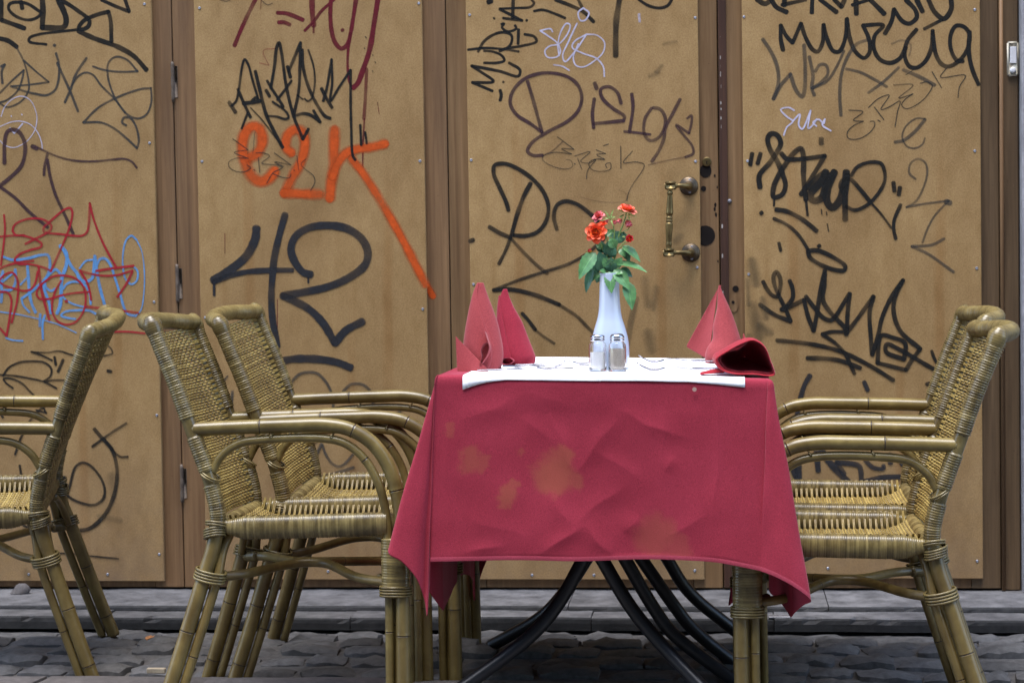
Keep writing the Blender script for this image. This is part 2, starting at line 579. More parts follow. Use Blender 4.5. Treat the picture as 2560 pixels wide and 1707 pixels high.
# strokes traced on the boards: board, colour, edge softness, label, 'width_mm cover% x,z ...' in half millimetres
GRAFFITI = [
(1,'black',0.1,'thick black marker scrawl along the top of the panel',
 "13.0 93 -4175,3573 -4177,3455 / -4107,3429 -4039,3403;11.6 93 -4057,3560 -4049,3518;8.9 93 -3943,3497 -4025,3548 -4118,3551 -4133,3524 -4099,3481 -4020,3451 -3962,3463 -3933,3490;15.8 93 -3927,3566 -3925,3504 -3932,3404 / -3799,3407 -3787,3452 -3824,3549 -3831,3563;11.6 93 -3831,3563 -3795,3549 -3718,3498 -3648,3437 -3656,3403 -3692,3387 -3713,3394 -3684,3435 -3611,3467 -3532,3486 / -3520,3430 -3519,3313;13.0 93 -3714,3377 -3629,3337 -3473,3277 -3382,3220 -3313,3142;7.5 93 -3713,3387 -3843,3377 -3951,3366 -4009,3347 -4013,3326 -3909,3306;9.6 93 -3573,3556 -3496,3519 -3408,3482 / -3431,3552;13.0 93 -4189,3348 -4139,3333 -4089,3297"),
(1,'grey',0.25,'grey marker letters',
 "5.5 85 -4089,3293 -4048,3209 -4022,3097 -4024,3042 -4069,2980 -4156,2947 -4199,2969;5.1 85 -4048,3216 -3978,3152 -3900,3087 / -4001,3076 -4124,3068;5.8 85 -4197,3032 -4123,3100 -4050,3160 / -4058,3119 -4089,3043 -4155,2989 -4199,2975;7.5 85 -4186,3185 -4164,3195 / -4183,3157 -4181,3087;8.9 85 -3863,3301 -3858,3298;6.9 85 -3853,3253 -3837,3190 -3843,3093 -3866,3038 -3917,3011 -3981,3020 -4053,3039 -4131,3069;7.5 85 -3847,3197 -3813,3120 -3773,3029 -3729,2913;7.5 85 -3671,3220 -3734,3132 -3773,3036 -3807,2967;5.5 85 -3765,3063 -3720,3118 -3677,3137 -3634,3122 -3586,3059 -3509,2981 -3447,2896;5.8 85 -3633,3171 -3562,3148 -3470,3136 -3366,3136 / -3432,3207 -3496,3223 -3540,3189 -3545,3113 -3516,3009 -3482,2946 -3426,2882 -3370,2863 -3319,2886 -3289,2955 -3289,3038;6.5 85 -3289,3036 -3337,3035 -3423,3013 -3509,2981 -3611,2928 -3699,2847 / -3591,2844 -3514,2808 -3444,2751 -3381,2691 / -3369,2735 -3385,2819 -3419,2868 -3455,2869 -3466,2841 -3442,2824"),
(1,'lilac',0.2,'pale lilac chalk face',
 "2.7 80 -4194,2893 -4171,2948 -4119,2995 -4061,3008 -4011,2979 -3981,2909 -3978,2867 -3994,2805 -4046,2743 -4120,2710 -4177,2725 -4205,2753;2.7 80 -4203,2834 -4130,2860 -4072,2862 -4015,2840 -3973,2790 -3953,2734 -3950,2699;4.1 80 -4142,2825 -4117,2793 / -4065,2848;3.4 80 -4132,2896 -4131,2891;3.4 80 -4069,2904 -4067,2899"),
(1,'purple',0.25,'brownish purple marker letters',
 "11.6 88 -4181,2620 -4177,2739 -4160,2801 -4131,2815 -4088,2800 -4057,2743 -4055,2680 -4079,2604 -4139,2543 -4212,2488;11.6 88 -4011,2716 -3983,2701;5.8 88 -3997,2718 -3918,2678 -3847,2648 -3747,2625 -3633,2620 -3525,2628 -3454,2630 -3411,2611 -3384,2576;8.2 88 -3919,2671 -3939,2594 -3944,2546;8.9 88 -3920,2634 -3908,2543 -3875,2424 -3827,2318 -3776,2199;9.6 88 -4213,2483 -4120,2414 -4036,2329 -3930,2240"),
(1,'blue',0.2,'light blue marker tag',
 "7.6 85 -4205,2072 -4150,2053 -4050,2061 -3976,2078 -3933,2077 -3921,2041 -3929,1981 -3955,1933 / -3962,1892 -3934,1801 -3923,1735;8.8 85 -4058,2013 -4054,1947 -4050,1863 -4039,1797 -4016,1742;8.8 85 -4208,1985 -4222,1925 -4217,1865 -4225,1805;8.2 85 -4133,1996 -4131,1936 -4154,1882 -4204,1871;5.9 85 -4228,1907 -4196,1937 -4133,1984;5.3 85 -4104,1906 -4060,1947;7.6 85 -4094,1827 -4025,1874 -3968,1922 -3917,1975 -3885,1992 -3861,1968;6.5 85 -3955,1921 -3950,1891 -3920,1867 -3894,1879;10.0 85 -3857,2130 -3821,2087 -3823,2015 -3850,1944 -3858,1860 -3866,1782 -3886,1735;8.8 85 -3839,2111 -3792,2009 -3762,1973 -3739,1930 -3708,1918 -3671,1935 -3658,1983 -3649,2067 / -3639,1977 -3623,1881 -3595,1773;5.3 85 -3743,1996 -3705,2038 -3662,2046;7.0 85 -3638,2013 -3619,2048 -3588,2051 -3558,2017 -3530,1933 -3501,1837 -3479,1759 -3455,1723 -3412,1714;3.5 85 -3412,1714 -3381,1746 -3361,1835 -3354,1973 -3367,2092 -3396,2158;5.3 85 -3396,2158 -3426,2182 -3457,2159 -3477,2094 -3482,2010 -3468,1932 -3432,1899 -3401,1920 -3394,1973 -3418,2003;6.5 85 -3845,1878 -3820,1908 -3770,1919 -3715,1900 -3686,1846 -3681,1786;4.7 85 -3864,1872 -3846,1830 -3798,1793 -3718,1768;5.9 85 -4100,1827 -4089,1785 -4053,1743;6.5 85 -3776,1700 -3837,1710 -3862,1722 -3836,1743 -3762,1751 -3688,1747 -3621,1710;3.8 85 -4233,1748 -4121,1731 -3998,1703 -3888,1672 -3772,1619;8.2 85 -3988,1730 -3992,1661;6.5 85 -3960,1723 -3974,1682 -3976,1585;4.7 85 -4200,1594 -4163,1581 -4098,1575"),
(1,'red',0.15,'red marker tag',
 "5.9 90 -4192,2318 -4188,2243 -4196,2165 -4219,2021;5.9 90 -4221,2190 -4158,2194 -4084,2196;6.2 90 -4072,2196 -4121,2197 -4142,2224 -4126,2260 -4057,2289 -3970,2290 -3927,2271 -3906,2244 -3923,2215 -3954,2215 -3953,2239 -3928,2262 -3871,2309 -3821,2344 -3790,2350 -3778,2326 -3792,2254 -3825,2171 -3877,2064 -3917,1981;5.9 90 -4226,2003 -4188,2018 -4119,2035 -4020,2045;6.2 90 -4084,2196 -4016,2174 -3968,2143 -3974,2126 -4037,2109 -4106,2083 -4134,2050 -4113,2029 -4039,2025 -3965,2006 -3916,1984;6.5 90 -4067,2145 -4017,2168 -3935,2206 / -3849,2198 -3775,2188 -3726,2187 -3695,2205 -3681,2252 -3672,2377 / -3650,2282 -3598,2143 -3522,1999;7.0 90 -3642,1980 -3547,1993 -3418,2006;6.2 90 -3424,1980 -3517,1954 -3609,1952 -3683,1965 -3741,1984 / -3702,1918 -3685,1864 -3677,1810;7.0 90 -3425,1974 -3463,1903 -3520,1826;7.6 90 -3990,2012 -3985,1946 -3975,1862 -3959,1795 -3933,1696;5.9 90 -3997,1982 -4011,1922 -4037,1881 -4080,1869 -4136,1882 -4197,1901 -4228,1922;6.2 90 -4228,1937 -4196,1967 -4152,1978 -4125,1948 -4117,1888 -4129,1798 -4163,1684;6.5 90 -4229,1865 -4186,1862 -4162,1828 -4171,1732 -4196,1606 / -4235,1652;5.9 90 -3856,1926 -3895,1861 -3915,1789 -3911,1735 -3881,1686 -3832,1668 -3776,1682 -3732,1733 -3711,1798 -3716,1870 -3739,1912 -3782,1943 -3843,1956 -3905,1951 -3955,1921 -3993,1886 -4007,1850 -3989,1823 -3939,1819 -3858,1839 -3772,1853 -3685,1858;10.0 90 -3828,1807 -3827,1803;7.0 90 -3709,1771 -3651,1765 -3596,1758 -3522,1749 -3397,1731;5.6 90 -3547,1622 -3464,1622 -3360,1611"),
(1,'black',0.1,'black marker letters behind the leftmost chair',
 "5.4 92 -4243,1377 -4154,1370 -4049,1351 -3978,1334 -3900,1294;5.9 92 -4225,1370 -4189,1417 -4126,1447 -4046,1455 -3967,1445 -3928,1406 -3938,1363 -3978,1334 -3916,1342 -3846,1341;5.4 92 -4165,1297 -4209,1331 -4221,1353 -4173,1353 -4111,1326 -4068,1283 -4008,1218 -3966,1149 / -4027,1166;4.6 92 -4049,1510 -3956,1505 -3877,1513 -3807,1491 -3710,1473 -3622,1480 -3565,1492 -3556,1497 -3564,1522 -3581,1540;5.4 92 -4049,1510 -3983,1488 -3922,1458;7.1 92 -3908,1479 -3901,1432;8.4 92 -3856,1461 -3889,1393;8.4 92 -3589,1394 -3568,1390;6.7 92 -4253,1168 -4232,1125;5.9 92 -4248,1203 -4213,1177 -4187,1159;6.3 92 -3964,1200 -4028,1149 -4082,1081 -4129,995 -4163,905;6.7 92 -4136,840 -4127,762;6.3 92 -4125,485 -4038,442"),
(1,'black',0.2,'black marker figures low on the panel',
 "6.7 88 -3483,1085 -3581,1026 -3693,949;10.9 88 -3677,1052 -3634,1001 -3575,932 -3550,846 -3548,760 -3573,648 -3628,545 -3718,467 -3807,450;6.3 88 -3617,992 -3566,923 -3523,888 -3479,888;7.5 88 -3860,640 -3835,718 -3797,830 -3753,855 -3709,838 -3649,769 -3624,700 -3635,640 -3688,605 -3759,614 -3829,644 -3863,675;5.0 88 -3926,317 -3846,317 -3740,304 -3551,286"),
(2,'darkred',0.1,'dark red painted letters running off the top',
 "11.0 92 -2659,3530 -2703,3449 -2747,3361 -2788,3269;11.0 92 -2531,3451 -2479,3446 -2382,3406;10.3 92 -2526,3396 -2494,3395 -2459,3380;15.1 92 -2327,3520 -2326,3438 -2320,3373;5.5 92 -2320,3383 -2321,3332;8.2 92 -2199,3516 -2276,3450 -2312,3404 -2373,3344;11.6 92 -2216,3517 -2221,3435 -2216,3340 -2196,3271 -2162,3236 -2127,3255 -2105,3323 -2089,3404 -2070,3513;7.5 92 -2105,3323 -2121,3228 -2126,3133 -2117,3044 -2101,3009;14.4 92 -1943,3509 -1965,3387 -1996,3225 -2040,3103 -2069,3035 -2097,3009;8.9 60 -2015,3116 -2025,2966 -2037,2830;4.5 74 -2034,2830 -2044,2693 -2050,2546;10.3 92 -2153,3343 -2151,3339;1.7 92 -1956,2924 -1947,2855;2.1 55 -2624,3529 -2630,3474;1.7 92 -2869,2186 -2871,2068;2.1 92 -2566,1800 -2570,1627"),
(2,'pink',0.2,'',
 "2.1 70 -2546,3246 -2610,3241 -2620,3227 -2587,3151 / -2643,3166"),
(2,'orange',0.62,'orange sprayed letters e2k',
 "31.5 95 -2721,2618 -2664,2651 -2635,2720 -2654,2789 -2689,2803 -2732,2770 -2755,2688 -2736,2584 -2696,2507 -2647,2482 -2597,2505 -2568,2539;29.5 95 -2468,2647 -2495,2675 -2487,2744 -2444,2777 -2402,2763 -2386,2707 -2405,2605 -2464,2503 -2511,2414 / -2417,2407 -2305,2402;30.8 95 -2210,2769 -2215,2662 -2221,2560 -2237,2457 -2245,2382;27.4 95 -1919,2684 -1992,2668 -2083,2656 -2146,2634 -2196,2573 -2226,2505;25.3 95 -2112,2602 -2051,2522 -1983,2416 -1849,2180 -1761,2007 -1697,1875"),
(2,'black',0.08,'spiky black marker tag above the orange letters',
 "11.0 96 -2827,2944 -2790,2885;6.9 96 -2813,2923 -2785,2950 -2769,3011 -2745,3148 -2730,3189 -2710,3161 -2684,3064 -2651,2947;8.9 96 -2773,3018 -2742,2942 -2702,2855;6.9 96 -2719,2880 -2756,2791;11.0 96 -2743,2935 -2686,2941 -2644,2947;7.5 96 -2693,2948 -2665,2968 -2651,2947;9.6 96 -2668,3119 -2643,3008 -2610,2870 -2563,2766 -2516,2676;4.1 77 -2701,2910 -2639,2843 -2571,2753 -2523,2690;8.2 96 -2599,3062 -2572,3014 -2531,2951 -2508,2909;9.6 96 -2607,3008 -2587,2973;8.9 96 -2579,3021 -2555,3143 -2539,3253 -2525,3280 -2512,3224 -2488,3032 -2449,2860 -2396,2721 / -2363,2779;6.9 96 -2542,2951 -2488,3018 -2456,3059;9.6 96 -2478,3141 -2462,3079;8.6 96 -2472,3114 -2435,3195 -2399,3276 / -2405,3140 -2415,3003 -2449,2853 / -2393,2869 -2344,2857 -2293,2818 / -2330,2884;8.6 96 -2389,3235 -2387,3139 -2355,3015 -2301,2904 -2261,2849 -2233,2838;5.1 96 -2354,3234 -2325,3138 -2320,3042 -2342,2953 -2364,2940 -2381,2954;4.8 96 -2426,2976 -2391,2951;6.5 96 -2600,2860 -2548,2855 -2499,2840 -2478,2847 -2491,2881 -2570,2941;8.9 96 -2282,3010 -2252,2951 -2221,2899;7.2 96 -2273,2938 -2250,3013 -2219,3176 / -2218,3039 -2231,2937 -2181,3011 -2109,3112 / -2112,2955 -2112,2790 -2105,2619 -2091,2595;6.9 96 -2059,2796 -2055,2680;6.2 96 -2031,2754 -2023,2689"),
(12,'orange',0.55,'',
 "20.6 90 -1692,1864 -1658,1806"),
(2,'pen',0.1,'thin pen lettering across the orange paint',
 "2.1 90 -2811,2734 -2720,2666 / -2802,2654 -2721,2618 / -2792,2620 -2835,2600 -2835,2572 -2794,2544 -2737,2543 -2708,2563 -2729,2580;2.7 90 -2688,2552 -2683,2547;2.1 90 -2661,2620 -2654,2534;1.4 90 -2693,2645 -2679,2769;2.1 90 -2675,2648 -2629,2647 -2594,2629 -2641,2589 -2602,2581 -2553,2577 / -2519,2562 -2575,2532 -2615,2471;2.1 90 -2566,2646 -2469,2575 / -2567,2594 -2511,2566;2.1 90 -2576,2526 -2520,2504 -2478,2503 -2470,2523;2.7 90 -2452,2544 -2449,2541;2.1 90 -2434,2626 -2424,2543;2.1 90 -2381,2608 -2410,2577 -2386,2549 -2337,2507 -2331,2473 -2357,2425;2.1 90 -2867,3534 -2828,3526 -2807,3533;2.1 90 -2624,3527 -2590,3499 -2558,3506;3.4 90 -2019,3300 -2014,3293;2.7 90 -2027,3236 -2023,3231;2.4 90 -1978,3197 -1977,3189;2.4 90 -1966,3156 -1962,3149;2.4 90 -1981,3105 -1979,3095"),
(2,'ink',0.12,'large black brushed figure 42',
 "24.0 97 -2681,2212 -2689,2153 -2741,2057 -2820,1989 -2942,1915;15.1 97 -2942,1904 -2835,1941 -2750,1960 -2587,1968 -2475,1967;19.2 97 -2510,2288 -2548,2165 -2579,2041 -2591,1944 -2601,1820 -2597,1688 -2572,1528;21.2 97 -2366,1941 -2412,1955 -2466,2032 -2479,2094 -2450,2163 -2371,2210 -2252,2222 -2141,2199 -2058,2136 -2028,2060 -2047,1991 -2132,1924 -2259,1870 -2414,1838 -2534,1819 / -2485,1797 -2381,1741 -2298,1657 -2231,1542 / -2166,1614 -2067,1664;7.5 97 -2939,1887 -2940,1828;5.5 97 -2381,1920 -2381,1893"),
(2,'ink',0.12,'',
 "21.7 97 -2616,1424 -2570,1435 -2489,1451 -2398,1453 -2306,1446 -2215,1428 -2142,1399"),
(2,'grey',0.3,'faded grey marker letters behind the armrests',
 "7.8 75 -2522,1262 -2492,1318 -2445,1363 -2394,1374 -2342,1368 -2297,1328 -2264,1271 -2248,1198 -2261,1130 -2315,1029 -2356,967;7.8 75 -2190,1259 -2149,1298 -2109,1306 -2064,1295 -2025,1252 -2015,1184 -2022,1117;8.4 75 -1851,1149 -1886,1110;9.5 75 -2379,961 -2432,882;8.9 75 -2322,955 -2352,893 -2377,786 -2372,752 / -2262,780 -2136,819;7.2 75 -2316,950 -2300,899 -2261,842 -2221,825 -2181,847 -2123,915;8.4 75 -2844,1265 -2849,1191 -2830,1111 -2784,1105;5.6 75 -2871,1356 -2919,1299;5.6 75 -2052,748 -2046,742"),
(3,'black',0.1,'black tag written sideways up the panel edge',
 "8.2 94 -1290,2972 -1405,3023 / -1282,3026 -1350,3079 -1407,3118 / -1247,3083 -1138,3053 -1130,3087 -1191,3129;7.2 94 -1335,3133 -1260,3131 -1218,3143 -1232,3171 -1286,3196 -1334,3201;6.9 94 -1426,3210 -1327,3217 -1224,3208 -1135,3192;7.9 94 -1368,3198 -1333,3255 -1264,3297 -1209,3302 -1175,3284 -1176,3244 -1197,3217 -1245,3198;7.2 94 -1217,3211 -1108,3225 -1032,3247 -1045,3274 -1100,3289;8.2 94 -1134,3317 -1138,3236;6.9 94 -1232,3350 -1215,3353 -1229,3333 -1202,3309 -1168,3311 -1147,3324 -1154,3341;9.6 94 -1162,3487 -1167,3385;6.9 94 -1241,3438 -1145,3439 -1063,3443 -1043,3463 -1056,3483;7.5 94 -1241,3435 -1112,3367 / -1221,3384;6.9 94 -1088,3369 -1085,3366;6.2 94 -1275,3386 -1271,3382;13.7 94 -1305,3477 -1288,3483;8.9 94 -1245,2975 -1239,2947 -1246,2917;6.9 94 -1227,3022 -1224,3020"),
(3,'black',0.3,'',
 "7.5 90 -1043,3419 -995,3424 -928,3402 -867,3374;10.3 90 -920,3480 -832,3443 -765,3408 -705,3349;8.9 63 -791,3476 -771,3435;15.8 76 -557,3469 -576,3349 -581,3241 -582,3154;8.2 90 -446,3466 -393,3431 -332,3416 -285,3428 -261,3461"),
(3,'lilac',0.2,'pale lilac signature',
 "4.5 85 -764,3428 -792,3402 -779,3358 -752,3360 -731,3400 -764,3428;4.1 85 -940,3298 -949,3315 -1011,3307 / -970,3279 -910,3230 -897,3182 -918,3156 -972,3157 -985,3191 -958,3218 -903,3230 -848,3296 -840,3336 -861,3343 -895,3290 -910,3223 -904,3162;4.5 85 -800,3342 -849,3242 -884,3162 -871,3128 -822,3174 -746,3279;4.1 85 -746,3279 -815,3241 -829,3208 -768,3172 -694,3143 -654,3095 -648,3038;3.8 85 -746,3279 -685,3271 -645,3230 -653,3176 -701,3130 -769,3095 -810,3106 -823,3153 -794,3227;4.1 85 -935,3112 -885,3101 -848,3078;6.9 42 -447,3385 -444,3342"),
(3,'purple',0.2,'large brownish purple lettering above the door handle',
 "9.6 88 -1087,3022 -1051,2895 -1009,2732 / -1074,2781 -1155,2837 -1188,2899 -1173,2966 -1111,3032 -1021,3064 -940,3065 -851,3039 -798,2991 -778,2923 -800,2849 -862,2790 -979,2731 -1068,2672 -1093,2625 -1063,2601 -1008,2600;4.1 44 -1008,2600 -953,2622 -891,2675;11.6 88 -703,3002 -693,2971;9.6 88 -707,2914 -719,2827 -713,2749;9.6 88 -555,2884 -575,2945 -622,2980 -669,2967 -663,2920 -603,2858 -536,2809 -543,2786 / -713,2773;9.6 88 -494,2936 -488,2862 -510,2721;6.9 88 -540,2725 -469,2717 -392,2705;8.9 70 -383,2853 -421,2793 -426,2712 -396,2671 -348,2684 -314,2737 -306,2797 -333,2845 -373,2856;9.6 70 -221,2899 -266,2816 -307,2737 -315,2683 -342,2616 -384,2553;6.9 70 -182,2791 -158,2807 -159,2760 -173,2707 / -246,2756 -200,2694 -154,2632 -151,2592 -195,2573;4.1 40 -195,2573 -303,2555 -404,2533;2.7 26 -575,2395 -535,2373 -535,2333 -610,2324 -712,2336 -793,2358"),
(3,'pen',0.1,'thin pen lettering under the purple letters',
 "2.1 90 -921,2703 -827,2630 / -898,2635 -841,2603 / -939,2615 -1001,2596 -1008,2576 -961,2541 -879,2519 -838,2532 -845,2566 -872,2573;2.7 90 -825,2550 -821,2545;2.1 90 -807,2579 -784,2517;2.1 90 -824,2592 -735,2614 -790,2561 -743,2550 -702,2570 -750,2510 -758,2459;2.1 90 -701,2624 -647,2602 / -698,2597 -651,2569 / -715,2570 -743,2550 -730,2516 -676,2501 -621,2514 -621,2548 -648,2541 -641,2521;2.1 90 -660,2646 -629,2656;2.4 90 -560,2641 -561,2516;2.1 90 -494,2613 -546,2549 -472,2551 -428,2534 -445,2493 -493,2427 -521,2373 -529,2333"),
(3,'black',0.25,'black marker letter R and a large figure two behind the roses',
 "11.6 93 -1208,2291 -1221,2339 -1257,2421 -1290,2503 -1283,2548 -1228,2557 -1153,2528 -1065,2465 -1004,2389 -978,2307 -993,2226 -1042,2165 -1111,2143 -1179,2147;12.3 93 -1079,2441 -1121,2364 -1157,2269 -1193,2147;9.6 79 -1193,2147 -1229,2059 -1268,1985;12.3 93 -1319,2197 -1261,2162 -1200,2134;9.6 65 -1200,2134 -1126,2051 -1058,1982 -991,1926;11.0 93 -932,2177 -948,2252 -930,2313 -882,2336 -814,2318 -747,2269 -693,2214 -660,2166 -667,2118 -695,2092;8.9 79 -695,2092 -757,2038 -867,1979 -1018,1933 -1163,1888 -1301,1835;11.6 93 -1301,1835 -1198,1837 -1061,1804 -925,1748;9.6 70 -925,1748 -823,1678 -763,1616 -702,1554;10.3 93 -1138,1699 -1104,1661 -1064,1606;7.5 65 -1064,1606 -1023,1571 -956,1526;12.3 93 -1433,2117 -1414,2125"),
(3,'smear',0.4,'',
 "17.1 40 -482,1776 -510,1674 -525,1593 -539,1511"),
(4,'black',0.08,'bold black two line lettering along the top',
 "13.0 96 217,3447 263,3422 297,3445 / 323,3404 382,3372;12.3 96 370,3442 369,3409;9.6 96 356,3413 489,3439;11.6 96 525,3438 522,3365;11.6 96 569,3437 660,3364;12.3 96 648,3434 687,3393 / 704,3433;13.0 96 767,3431 769,3351;9.6 96 747,3402 839,3429;12.3 96 846,3429 924,3347;11.6 96 1043,3423 1095,3362 1101,3322 1061,3290 1022,3305 977,3372 / 963,3306 926,3238;12.3 96 1102,3421 1134,3354;13.0 96 1167,3419 1199,3352 1251,3311 1291,3363 1291,3416;8.9 96 1143,3258 1238,3305;11.0 96 360,3160 348,3223 348,3300 / 381,3236 414,3201 / 461,3307 / 487,3226 526,3158 553,3148 580,3197 587,3297 / 606,3216 639,3149 672,3145 705,3214 716,3326 / 732,3213 764,3139 810,3105 840,3137 837,3210 805,3287 / 917,3284 870,3229 863,3163 896,3096 955,3074 1007,3099 1041,3158;11.0 96 1100,3256 1048,3191 1034,3112 1060,3052 1099,3044 1145,3076 1178,3141 1189,3247 / 1204,3121 1237,3060 1276,3046 1341,3084 1381,3149 1388,3228 1356,3266 1316,3270 1287,3218 1289,3138 1322,3078 1354,3074;11.6 96 1391,3235 1387,3116 1406,3023 1438,2943"),
(4,'grey',0.35,'faint grey capital letters',
 "11.0 62 248,3223 294,3151 326,3070 332,2977 304,2890 / 345,2963 399,3025 / 431,2934 464,2897 478,2940 482,3066 477,3186;10.3 62 531,2905 518,2945 525,3012 506,3119;8.9 62 521,2945 571,2977 608,3023 598,3070 565,3074 538,3038;8.2 62 524,2945 604,2983 658,3062 698,3147;9.6 62 679,2788 673,2902 684,3021 718,3114 771,3185 824,3204;8.2 62 711,3047 790,3025 868,2983 934,2942;8.2 62 832,2911 914,2969 1000,3047;10.3 62 1027,3033 1118,2991 1197,2945;5.5 31 962,3180 1021,3199 1067,3171 1060,3111"),
(4,'grey',0.35,'faint grey e over a 2',
 "5.1 60 1143,2758 1097,2762 1038,2720 1017,2661 1043,2607 1089,2596 1129,2618 1142,2651;9.6 60 978,2632 1024,2641 1090,2692 1143,2754;6.2 60 1088,2424 1055,2457 1062,2511 1102,2536 1141,2516 1154,2462 1127,2363 1087,2297 1038,2268 / 1127,2283 1271,2300 / 1192,2215 1152,2142 1125,2069;15.1 60 1258,2294 1278,2287;8.2 60 1244,2087 1178,2055 1066,2047 / 1158,2002 1295,1900"),
(4,'pen',0.1,'thin slanting pen lettering',
 "2.4 90 722,2817 801,2805 748,2760 804,2752 / 754,2733 714,2694 717,2661 767,2653 833,2685 866,2731 860,2751 840,2751;2.7 90 883,2757 896,2749;2.4 90 864,2831 916,2759;2.4 90 831,2828 887,2877 947,2895 900,2816 946,2829 1006,2860 992,2801 978,2718;2.4 90 970,2951 1079,2948 999,2877 1078,2899 / 1039,2873 1015,2840 1038,2817 1098,2838 1157,2890 1184,2943 1157,2963 1118,2957;2.7 90 1184,3019 1236,2928;2.4 90 1263,3037 1230,2988 1367,2994 1334,2932 1325,2870;2.4 90 1040,3006 1079,3031"),
(4,'lilac',0.2,'short pale lilac handwritten word',
 "4.5 90 420,2821 390,2838 344,2829 377,2788 410,2761 376,2728 359,2685;4.5 90 410,2761 450,2800 443,2740 462,2716 510,2819 / 496,2719 522,2738 543,2771;4.1 90 542,2731 523,2752 556,2768 582,2744 589,2770 / 575,2737 622,2703"),
(4,'black',0.08,'bold black quoted tag with a halo',
 "13.7 96 223,2393 220,2460 281,2533 321,2593 342,2639 322,2686 289,2694 269,2667 282,2607 321,2539 353,2458 366,2404 346,2351 299,2338 299,2392 327,2458 374,2531 415,2584 455,2607 468,2556 467,2456 479,2321;6.9 96 479,2321 488,2231;12.3 96 345,2582 374,2551 428,2547 494,2552 587,2564 / 520,2455 452,2349;11.6 96 181,2585 170,2522;11.6 96 228,2584 211,2528;15.1 96 568,2658 568,2634;19.2 96 493,2388 553,2441 593,2473 / 573,2427 506,2348 519,2314 565,2326 592,2400 639,2472 / 599,2373 598,2306 624,2272 658,2298 692,2384 706,2471;15.1 96 712,2451 698,2317 697,2203;11.0 96 698,2344 672,2391 685,2425 725,2430 784,2369 837,2301;6.2 96 837,2301 896,2233 954,2152;9.6 96 732,2450 765,2496 832,2522 898,2514 917,2473 917,2413 877,2341 817,2282 750,2256 704,2277;9.6 96 1005,2282 968,2192 967,2139 977,2092;11.6 96 966,2406 972,2359;11.6 96 1002,2378 995,2338;12.3 96 312,2267 371,2256 451,2214 504,2173 537,2143;12.3 96 228,2251 231,2248;8.9 96 298,2217 371,2182 437,2121 489,2039;11.6 96 489,2032 543,2032 635,1990 695,1942 688,1919 635,1923 549,1958 496,1999 489,2032;11.6 96 549,2060 552,2056;8.9 96 326,2079 336,2035;5.5 96 302,2331 300,2288;3.1 96 565,2263 568,2236;3.1 96 593,2249 595,2232;3.1 96 597,2182 605,2138"),
(4,'black',0.08,'jagged black crown shaped tag with an arrow',
 "11.0 96 235,1862 256,1821 287,1783 314,1777 331,1831 331,1879 310,1917 294,1891 299,1842 320,1788 356,1712 388,1636 / 297,1675 215,1733;11.5 96 384,1865 400,1819 399,1765 367,1722 / 335,1701;11.5 96 340,1702 394,1722 463,1756 / 484,1667 515,1581 / 537,1688 554,1806 582,1919;11.5 96 474,1775 522,1710 569,1655 611,1639 633,1654 681,1729 719,1788 / 707,1686 701,1568 / 766,1653 851,1770 / 829,1684 834,1545 841,1442 / 871,1533 898,1651 952,1768 1016,1859 / 973,1774 962,1683 998,1575 1108,1472 / 1060,1408 1028,1354 / 870,1396 / 892,1549 955,1538 1024,1505 1018,1414 / 918,1458 923,1501 987,1473 1055,1435 1134,1386 1218,1337;12.0 96 582,1902 576,1833 570,1752 607,1687 701,1578 696,1557;11.0 96 309,1529 424,1517 530,1500 658,1466 764,1416 869,1356 959,1296;9.9 96 691,1573 616,1574 563,1561 / 637,1509 690,1449 721,1384 742,1336;12.0 96 479,1427 567,1424 657,1412 774,1368;8.2 96 1171,1460 1192,1406 1249,1342;9.3 96 1141,1273 1239,1293"),
(4,'ink',0.2,'black letters behind the right armrests',
 "13.2 90 493,1328 462,1276 438,1198 419,1109;11.1 90 795,1289 815,1242;17.4 90 385,827 405,770 425,717 / 421,848;15.8 90 525,900 534,790;17.4 90 556,900 581,858 637,790 709,716;13.7 90 678,769 638,837 / 761,815 771,794 775,721 / 888,747 991,752 1088,743 / 996,835;11.6 90 797,846 843,804 899,799 899,815;14.8 90 935,877 938,830"),
(4,'smear',0.85,'dark scuff marks beside the door edge',
 "29.9 42 174,1974 195,1860;39.1 42 180,1713 208,1565;18.4 42 232,1762 252,1662;16.1 42 151,1555 168,1418;23.0 42 215,1611 271,1576;13.8 42 146,1872 153,1736"),
(3,'smear',0.85,'faint scuffs on the board right of the roses',
 "25.3 32 -434,1881 -417,1744;18.4 32 -370,1834 -386,1720;34.5 32 -419,1572 -402,1492;23.0 32 -254,2105 -231,2123;11.5 32 -355,3058 -321,3091;9.2 32 -308,3214 -240,3224;13.8 32 -389,3036 -344,3053"),
(1,'smear',0.85,'',
 "23.0 30 -4114,204 -4105,156;18.4 30 -3657,536 -3537,512;27.6 30 -3579,773 -3576,678"),
]

# ------------------------------------------------------------------ ground and pavement
def zg(x, y):
    """the street falls a little towards the right front"""
    a = min(1, max(0, (x + .25) / .8)); b = min(1, max(0, (5.25 - y) / .5))
    a = a * a * (3 - 2 * a); b = b * b * (3 - 2 * b)
    c = min(1, max(0, (-.45 - x) / .3)); d = min(1, max(0, (4.75 - y) / .25))
    e = max(0.0, 1 - abs((y - 5.06) / (.36 if y < 5.06 else .27)))
    e = e * e * (3 - 2 * e) * (.5 + .5 * min(1, max(0, (.9 - x) / 1.2)))
    return .020 * e - .036 * a * b + .010 * c * d

